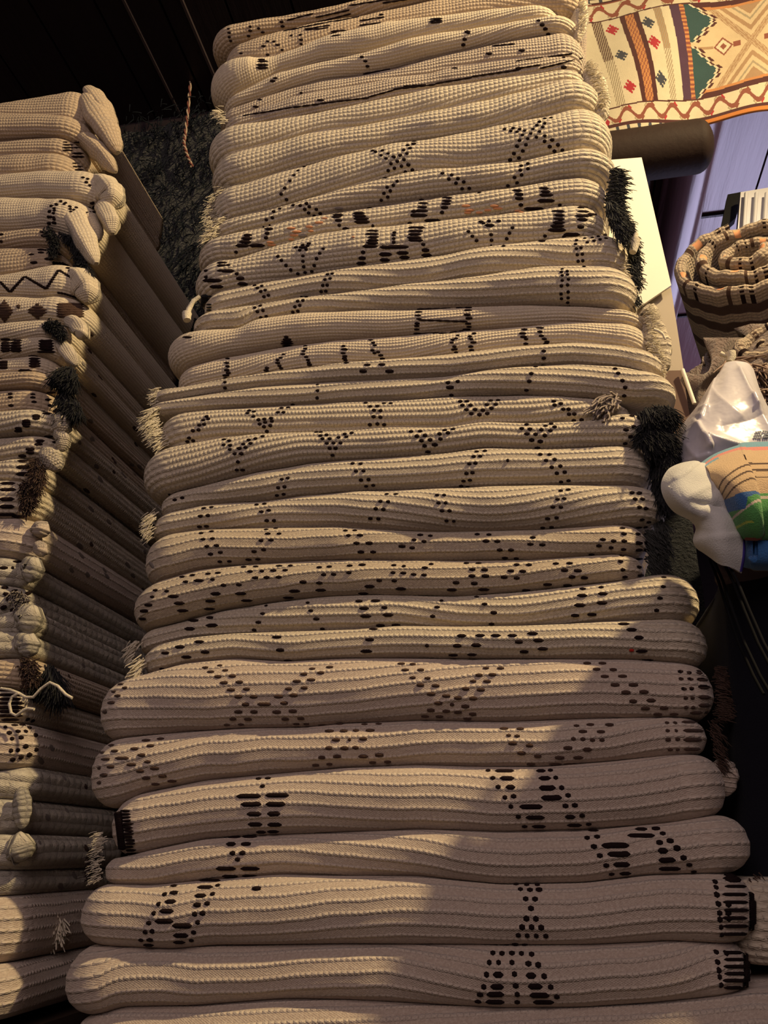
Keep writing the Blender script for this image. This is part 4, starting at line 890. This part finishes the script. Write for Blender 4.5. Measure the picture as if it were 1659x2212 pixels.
# bright shutter far right
def px_slab(name, pts, Ys, th, mat, parent=None):
    P = [at(x, y, Y) for (x, y), Y in zip(pts, Ys)]
    mb = MB(); mb.slab(P, th); return mb.build(name, mat, parent, False)
wp = plain('white_paint', (.75, .75, .85), .4, .4, .05)
sh = px_slab('window_shutter', [(1600, 415), (1720, 395), (1720, 560), (1588, 560)], [2.25]*4, .03, wp)
tag(sh, 'white painted slatted shutter behind the rolled rug at the right edge', 'shutter')
for k in range(4):
    x = 1612+k*22; mb = MB(); mb.tube([at(x, 417, 2.235), at(x-9, 555, 2.235)], .006, 0, 6); mb.build('slat', wp, sh)
db = px_slab('dark_panel', [(1572, 420), (1604, 414), (1590, 470), (1556, 500)], [2.3]*4, .03, M['black']); tag(db, 'small black panel beside the white shutter', 'panel')

# white board, shaded board and brown board right of the tall stack
card = plain('white_card', (.86, .82, .72), .6, .3, .03)
b1 = px_slab('white_board', [(1180, 356), (1386, 340), (1400, 380), (1450, 616), (1404, 662), (1180, 760)][:1]+[(1386, 340), (1450, 616), (1180, 800)], [1.50, 1.50, 1.50, 1.50], .006, card)
tag(b1, 'tall white board leaning behind the dark fringe at the right of the tall stack', 'board')
b2 = px_slab('shaded_board', [(1340, 640), (1449, 618), (1478, 806), (1340, 815)], [1.52]*4, .006, plain('card_shade_grey', (.42, .36, .29), .6, .3, .03))  # the shade on this board is put into its grey tone
tag(b2, 'board toned beige grey for shade, leaning below the white board', 'board')
b3 = px_slab('brown_board', [(1340, 802), (1474, 800), (1500, 960), (1340, 960)], [1.50]*4, .006, plain('brown_card', (.13, .075, .055), .6, .3, .1))
tag(b3, 'brown board below the shaded board beside the plastic bag', 'board')
mb = MB(); mb.tube(pxs([(1474, 798), (1500, 872)], 1.49), .004, 0, 6); mb.build('pale_edge', card, b3)

# rolled rugs
def rolled(name, c, axis, R0, L, mats, label, turns=3.2, th=.022, squash=.8, seed=1, rows=True):
    """a rug rolled into a loose spiral; c = centre of the visible end, axis points to the viewer"""
    ax = Vector(axis).normalized(); a = ax.cross(Vector((0, 0, 1))).normalized(); b = a.cross(ax); rr = random.Random(seed)
    n = 260; pts = []; nrm = []
    for i in range(n):
        f = i/(n-1); th_ = f*turns*2*math.pi+2.6; r = R0*(.16+.84*f)
        r *= 1+.05*math.sin(th_*2+1)+.03*math.sin(th_*3)
        pts.append((r*math.cos(th_), r*math.sin(th_)*squash))
    P = np.array(pts); T = np.gradient(P, axis=0); T /= np.linalg.norm(T, axis=1)[:, None]; Nn = np.stack([T[:, 1], -T[:, 0]], 1)
    mb = MB(); G = []; sec = []
    # cross-section of the cloth: outer side, rounded lip at the near end, inner side
    ns = 16
    for s in range(ns): sec.append((+th/2, -L+(L-.004)*s/(ns-1)))
    for s in range(1, 8): t = s/8*math.pi; sec.append((th/2*math.cos(t), th/2*math.sin(t)*1.0-.004))
    for s in range(8): sec.append((-th/2, -.004-(L*.7)*s/7))
    uv = []
    S_ = np.concatenate([[0], np.cumsum(np.hypot(*np.diff(P, axis=0).T))])
    for i in range(n):
        row = []; v = 0; lp = None
        bumpy = .003*math.sin(S_[i]*70)+.002*math.sin(S_[i]*170)
        for (o_, l_) in sec:
            q = P[i]+Nn[i]*o_
            row.append(Vector(c)+a*q[0]+b*q[1]+ax*(l_+bumpy+.010*math.sin(i*.05)))
            if lp: v += math.hypot(o_-lp[0], l_-lp[1])
            lp = (o_, l_); uv.append((S_[i], v))
        G.append(row)
    mb.grid(G)
    q = len(sec); mb.M = []
    for i in range(n-1):
        band = (S_[i]*9) % 1
        for j in range(q-1):
            m = 0
            if len(mats) > 1:
                dl = j-ns
                if -2 <= dl <= 6:
                    if band > .93: m = 1
                    elif .55 < band < .85 and int(S_[i]*150) % 3 == 0 and dl % 2 == 0: m = 2
                    elif .1 < band < .24 and dl > 2: m = 3
                if j in (8, 11, 13) : m = 1
            mb.M.append(m)
    o = mesh_obj(name, mb.V, mb.F, mats, None, mb.M, uv)
    return tag(o, label, 'rug')
rm = wool('wool_rolled', (.30, .23, .17), (.50, .41, .30), .009, .009, 1.0, .003)
rolled('rolled_rug', at(1622, 548, 1.62), (-.30, -.86, -.05+.30), .155, .40, [rm, M['brown'], M['dark'], M['orangey']], 'thick rolled rug with brown stripes and orange flecks, open end facing out at right', 2.8, .026, .78, 1)
rolled('rolled_rug', at(1700, 735, 1.50), (-.35, -.8, .45), .115, .34, [rm, M['dark'], M['brown'], M['brown']], 'smaller rolled rug just below the big striped roll at the right edge', 2.4, .024, .8, 2)
# shaggy brown rug heap below the rolls
mb = MB(); G = []
for i in range(40):
    row = []
    for j in range(50):
        px = 1500+j*5.2; py = 1010-i*7.2-(30 if px > 1600 else 0); e = i/39
        Yv = 1.44+.10*e+.03*math.sin(px*.05+py*.03); row.append(at(px+e*30*(1-j/50)+12*math.sin(py*.05)*(j < 8), py, Yv))
    G.append(row)
mb.grid(G); sk = tag(mb.build('shaggy_rug', plain('brown_shag', (.20, .14, .115), 1, .05, .35, 140, .015, .4, 25)), 'shaggy brown rug slumped behind the white plastic bag', 'rug')
sk.modifiers.new('solid', 'SOLIDIFY').thickness = .04
tb = tuft(pxs([(1570, 780), (1620, 800), (1700, 800)], 1.46), 200, .06, .003, (-.1, -.5, -.8), seed=61, spread=.8); tuft(pxs([(1590, 850), (1700, 850)], 1.43), 150, .06, .003, (.2, -.5, -.8), seed=62, spread=.8, mb=tb)
tb.build('pile', plain('brown_pile', (.26, .19, .16), 1, .05), sk)
mb = MB(); mb.tube(pxs([(1556, 763), (1566, 768), (1574, 766), (1578, 772)], 1.36), .004, 0, 6); mb.tube(pxs([(1577, 762), (1580, 772), (1576, 782)], 1.36), .010, 0, 8, .6); mb.build('cream_tassel', M['cream'], sk)

# ------------------------------------------------------------ draped counter at right
navy = plain('navy_cloth', (.010, .010, .016), .95, .08, .4, 400, .001, .05, 8)
x0 = at(1668, 1900, 1.22).x; zt_ = at(1600, 1262, 1.20).z
def at_x(px, py, X):
    d = ray(px, py); return CAM+d*(X/d.x)
mb = MB(); G = []
nxx = 110
for i in range(50):
    e = i/49; row = []; rec = .19*min(1, e*2.2)
    for j in range(nxx):
        f = j/(nxx-1)
        if f < .4: px_, py_ = x0, 1.95-(1.95-1.17-rec)*(f/.4)
        elif f < .55: px_, py_ = x0+(.53-x0)*(f-.4)/.15, 1.17+rec-.17*(f-.4)/.15  # unseen front corner, shaped to block the lamp from the lower stack
        else: px_, py_ = .53+(f-.55)/.45*0.75, 1.0+rec
        fold = .012*math.sin(f*40)*(e**.7)+.008*math.sin(f*17+e*2)
        if f < .4: px_ -= fold
        else: py_ -= fold
        row.append(Vector((px_, py_, zt_*(1-e)+.01)))
    G.append(row)
mb.grid(G); mb.add([(x0, 1.17, zt_+.01), (.53, 1.0, zt_+.01), (1.28, 1.0, zt_+.01), (1.28, 1.95, zt_+.01), (x0, 1.95, zt_+.01)], [(0, 1, 2, 3, 4)])
ct = tag(mb.build('draped_table', navy), 'table draped in black navy cloth right of the tall stack', 'table')
ct.modifiers.new('solid', 'SOLIDIFY').thickness = .004
mb = MB()
for dx in (0, 8, 26, 34):
    P = [at_x(px+dx*(1+.2*k), py, x0-.022) for k, (px, py) in enumerate(((1533, 1208), (1552, 1255), (1572, 1320), (1596, 1390), (1628, 1460), (1650, 1500)))]
    mb.tube(P, .0020, 0, 5)
tag(mb.build('woven_strap', plain('strap_grey', (.012, .012, .013), 1, .0)), 'thin grey woven strap hanging over the black draped table', 'strap')

# ------------------------------------------------------------ plastic bag
def surf(rows, nu, nv):
    """smooth surface through rows of (px, py, Y) control points"""
    A = np.array([[list(at(*p)) for p in r] for r in rows])
    def cr(B, n):
        m = B.shape[0]; t = np.linspace(0, m-1, n); o = []
        for x in t:
            i = min(int(x), m-2); f = x-i
            p0, p1, p2, p3 = B[max(i-1, 0)], B[i], B[i+1], B[min(i+2, m-1)]
            o.append(.5*((2*p1)+(-p0+p2)*f+(2*p0-5*p1+4*p2-p3)*f*f+(-p0+3*p1-3*p2+p3)*f**3))
        return np.array(o)
    B = cr(A, nv); return np.array([cr(B[i], nu) for i in range(B.shape[0])])
def surf2(rows, nu, nv):
    global at
    keep = at; at = lambda x, y, Y: Vector((x, y, Y))
    r = surf(rows, nu, nv); at = keep; return r
bag = [
 [(1562,800,1.27),(1568,787,1.26),(1580,783,1.25),(1600,783,1.25),(1615,787,1.26),(1626,800,1.27)],
 [(1536,835,1.26),(1548,835,1.22),(1570,832,1.19),(1600,832,1.19),(1625,835,1.21),(1640,845,1.25)],
 [(1508,880,1.25),(1522,880,1.19),(1555,878,1.15),(1600,878,1.15),(1640,880,1.18),(1662,890,1.24)],
 [(1470,930,1.24),(1490,932,1.16),(1535,930,1.12),(1600,930,1.13),(1655,930,1.16),(1690,935,1.22)],
 [(1462,985,1.22),(1485,985,1.14),(1535,975,1.10),(1600,970,1.12),(1660,965,1.15),(1700,965,1.20)],
 [(1465,1040,1.22),(1490,1045,1.16),(1540,1040,1.13),(1600,1030,1.14),(1660,1020,1.16),(1700,1020,1.20)]]
NB = 130
A = surf(bag, NB, NB); rr = random.Random(9)
A[:, :, 1] = 1.24+(A[:, :, 1]-1.24)*.62
BXY = surf2(bag, NB, NB)
for i in range(NB):                      # keep the outline where it stood after flattening
    for j in range(NB):
        d = ray(BXY[i, j, 0], BXY[i, j, 1]); p = CAM+d*(A[i, j, 1]/d.y); A[i, j] = p
def crease(G, PX, lines):
    sh = np.zeros(G.shape[:2])
    for (x0_, y0_, x1_, y1_, amp, wd) in lines:
        d = np.array([x1_-x0_, y1_-y0_], float); L_ = np.hypot(*d); d /= L_
        rx, ry = PX[..., 0]-x0_, PX[..., 1]-y0_
        s_ = rx*d[0]+ry*d[1]; t_ = rx*-d[1]+ry*d[0]
        over = np.maximum(0, np.maximum(-s_, s_-L_))
        # a tent: steep on one side, long slope on the other
        sh += amp*np.where(t_ > 0, np.exp(-t_/wd), np.exp(t_/(wd*.5)))*np.exp(-over/8)
    G[..., 1] -= sh
crease(A, BXY, [(1556, 790, 1512, 905, .012, 14), (1504, 920, 1532, 968, .014, 12), (1528, 948, 1612, 972, .014, 12), (1596, 800, 1632, 880, .010, 10), (1626, 860, 1662, 940, .012, 12),
 (1512, 888, 1528, 884, .006, 8), (1500, 990, 1470, 950, .006, 14), (1540, 850, 1600, 900, .005, 20), (1560, 920, 1650, 900, -.004, 18), (1475, 1000, 1530, 985, .006, 10)])
pm = N('bag_plastic', .30, .5); pm.color((.60, .57, .61, 1)); pm.b.inputs['Subsurface Weight'].default_value = .15; pm.b.inputs['Subsurface Radius'].default_value = (.02, .02, .02)
pm.bump(pm.noise(22, 3, pm.coord()), .006, .5)
mb = MB(); mb.grid([[Vector(p) for p in r] for r in A]); bg_ = mb.build('plastic_bag', pm.m); sm = bg_.modifiers.new('solid', 'SOLIDIFY'); sm.thickness = .004
bg_.modifiers['solid'].offset = 0
tag(bg_, 'crumpled white plastic bag standing behind the bright throw blanket', 'bag')
def bagpt(px, py):
    d = ray(px, py); best = None
    pts = A.reshape(-1, 3); D = pts-np.array(CAM); proj = D/np.maximum(D@np.array(cam.rotation_euler.to_matrix()@Vector((0, 0, -1))), 1e-6)[:, None]
    e = np.linalg.norm(proj-np.array(d), axis=1); return Vector(pts[int(e.argmin())])
mb = MB()
for ln, y in enumerate((936, 942, 948)):
    for k in range(7):
        p = bagpt(1632+k*5-ln*2, y-.3*k); mb.box(p.x-.0010, p.y-.0045, p.z-.0012, p.x+.0012, p.y-.0030, p.z+.0012)
mb.build('faint_print', plain('grey_print', (.35, .37, .38), .6), bg_, False)

# ------------------------------------------------------------ throw blanket
thr = empty('throw_blanket', at(1600, 1240, 1.15)); tag(thr, 'fleece throw with multicoloured stripes and white underside folded over, lying at right', 'blanket')
L0 = thr.location.copy()
def local(o): o.matrix_parent_inverse = Matrix.Translation(-L0); return o
top = [
 [(1520,1010,1.10),(1550,990,1.12),(1600,972,1.14),(1640,966,1.15),(1980,960,1.16)],
 [(1530,1022,1.06),(1560,1012,1.06),(1605,1000,1.07),(1645,995,1.08),(1980,990,1.10)],
 [(1552,1042,1.05),(1580,1040,1.03),(1615,1034,1.03),(1650,1032,1.04),(1980,1030,1.07)],
 [(1572,1072,1.05),(1598,1072,1.02),(1625,1070,1.02),(1655,1068,1.03),(1980,1066,1.06)],
 [(1588,1110,1.05),(1608,1112,1.03),(1632,1110,1.02),(1660,1108,1.03),(1980,1108,1.06)],
 [(1596,1148,1.07),(1614,1150,1.05),(1636,1150,1.04),(1662,1150,1.05),(1980,1150,1.07)],
 [(1600,1160,1.11),(1616,1160,1.08),(1636,1160,1.06),(1662,1160,1.06),(1980,1160,1.08)],
 [(1600,1200,1.12),(1616,1203,1.09),(1636,1206,1.07),(1662,1208,1.07),(1980,1208,1.09)],
 [(1600,1215,1.16),(1616,1218,1.14),(1636,1220,1.13),(1662,1222,1.13),(1980,1222,1.14)]]
A = surf(top, 180, 170)
BC = [(.60,.42,.24),(.10,.055,.03),(.05,.14,.34),(.10,.33,.09),(.42,.52,.08),(.42,.09,.05),(.70,.25,.20),(.04,.16,.42),(.62,.52,.40),(.17,.36,.46)]
BM = [plain('fleece_'+n, c, .95, .1, .12, 500, .002, .3) for n, c in zip(['tan','brown','blue','green','lime','brick','coral','bright_blue','sand','sky'], BC)]
mb = MB(); mb.grid([[Vector(p) for p in r] for r in A]); mb.M = []
for i in range(169):
    for j in range(179):
        v = i/169*8; u = min(1, j/109*.85)
        w_ = v+.25*math.sin(u*3)-.15
        if w_ < .35: c = 9
        elif w_ < .55: c = 6
        elif w_ < .7: c = 9 if u < .35 else 0
        elif w_ < 3.0:
            t = (w_-1.5)+(u-.5)*1.3*(1-u*.4)
            c = 1 if (abs(t-.25) < .05 or abs(t-.62) < .05 or abs(t-1.0) < .045 ) and w_ > 1.1 else 0
        elif w_ < 3.55-.55*u: c = 2
        elif w_ < 4.3:
            c = 8 if abs((w_-3.9)+(u-.3)*1.0) < .07 else 3
            if w_ < 3.7 and u < .5: c = 2
        elif w_ < 5.1: c = 4 if abs((w_-4.55)+(u-.2)*.6) < .06 else 3
        elif w_ < 5.65: c = 5 if (w_-5.1)+u*.9 > .35 else 3
        elif w_ < 6.1: c = 8
        else: c = 7 if u > .16 else 8
        if v > 7.6: c = 1
        mb.M.append(c)
o = local(mb.build('striped_top', BM, thr)); o.modifiers.new('solid', 'SOLIDIFY').thickness = .008
flap = [
 [(1466,1012,1.09),(1480,1008,1.06),(1500,1006,1.06),(1518,1008,1.08)],
 [(1448,1022,1.06),(1470,1022,1.02),(1500,1024,1.02),(1530,1026,1.05)],
 [(1436,1045,1.04),(1462,1048,.99),(1500,1050,1.00),(1552,1052,1.04)],
 [(1440,1070,1.03),(1470,1074,.98),(1510,1076,.99),(1572,1078,1.04)],
 [(1460,1098,1.04),(1490,1098,.99),(1535,1098,1.02),(1588,1106,1.04)],
 [(1495,1118,1.06),(1522,1118,1.01),(1556,1122,1.00),(1596,1138,1.05)],
 [(1512,1140,1.08),(1530,1144,1.02),(1560,1152,1.00),(1600,1170,1.06)],
 [(1506,1168,1.08),(1530,1174,1.03),(1560,1186,1.01),(1600,1205,1.06)],
 [(1516,1182,1.10),(1540,1198,1.06),(1565,1218,1.04),(1594,1236,1.08)]]
flap = [[(x, y, 1.06+(Y-1.04)*.45) for (x, y, Y) in r] for r in flap]
B = surf(flap, 90, 140); BP = surf2(flap, 90, 140)
crease(B, BP, [(1512, 1128, 1545, 1070, .004, 18), (1450, 1060, 1500, 1112, .004, 12), (1500, 1010, 1462, 1040, .004, 10), (1520, 1168, 1590, 1158, .004, 14), (1560, 1040, 1480, 1080, .003, 20)])
fl = plain('white_fleece', (.60, .59, .55), .95, .15, .03, 500, .001, .3)
mb = MB(); mb.grid([[Vector(p) for p in r] for r in B]); o = local(mb.build('fleece_underside', fl, thr)); o.modifiers.new('solid', 'SOLIDIFY').thickness = .006
edge = [Vector(B[i, -1])+Vector((0, -.004, 0)) for i in range(16, 140, 2)]
mb = MB(); mb.tube(edge, .0045, 0, 6)
for i, p in enumerate(edge[:-1]): mb.tube([p, p+Vector((-.013, -.003, .003))], .0012, 0, 4)
local(mb.build('blanket_stitching', plain('violet_blue_yarn', (.05, .035, .22), .8), thr))
# dim crumpled cloth below the blanket
mb = MB(); G = surf([[(1585,1212,1.14),(1620,1215,1.13),(1980,1216,1.12)],[(1560,1232,1.17),(1620,1236,1.15),(1980,1238,1.14)],[(1560,1255,1.21),(1620,1262,1.2),(1980,1262,1.2)]], 60, 24)
for i in range(24):
    for j in range(60): G[i, j, 1] += .006*math.sin(j*.5+i*.3)
mb.grid([[Vector(p) for p in r] for r in G]); o = mb.build('folded_cloth', plain('purple_grey_cloth', (.07, .05, .06), .95)); o.modifiers.new('solid', 'SOLIDIFY').thickness = .01
tag(o, 'dim purple grey cloth folded under the bright throw blanket', 'cloth')
# pale rug end low at the right edge, behind the bound rugs
p_ = at(1612, 1960, 1.26)
S1 = lobe_surface(p_.x, p_.x+.42, 1.26, lambda q: np.full_like(q, at(1640, 1895, 1.26).z), lambda q: np.full_like(q, at(1640, 2085, 1.26).z), .03, .09, .011, 950, 2.2, .02)
o = mesh_obj('folded_rug', S1[0], S1[1], M['rowf'], None, None, S1[2]); tag(o, 'pale ribbed rug end behind the brown bound rugs at lower right', 'rug')
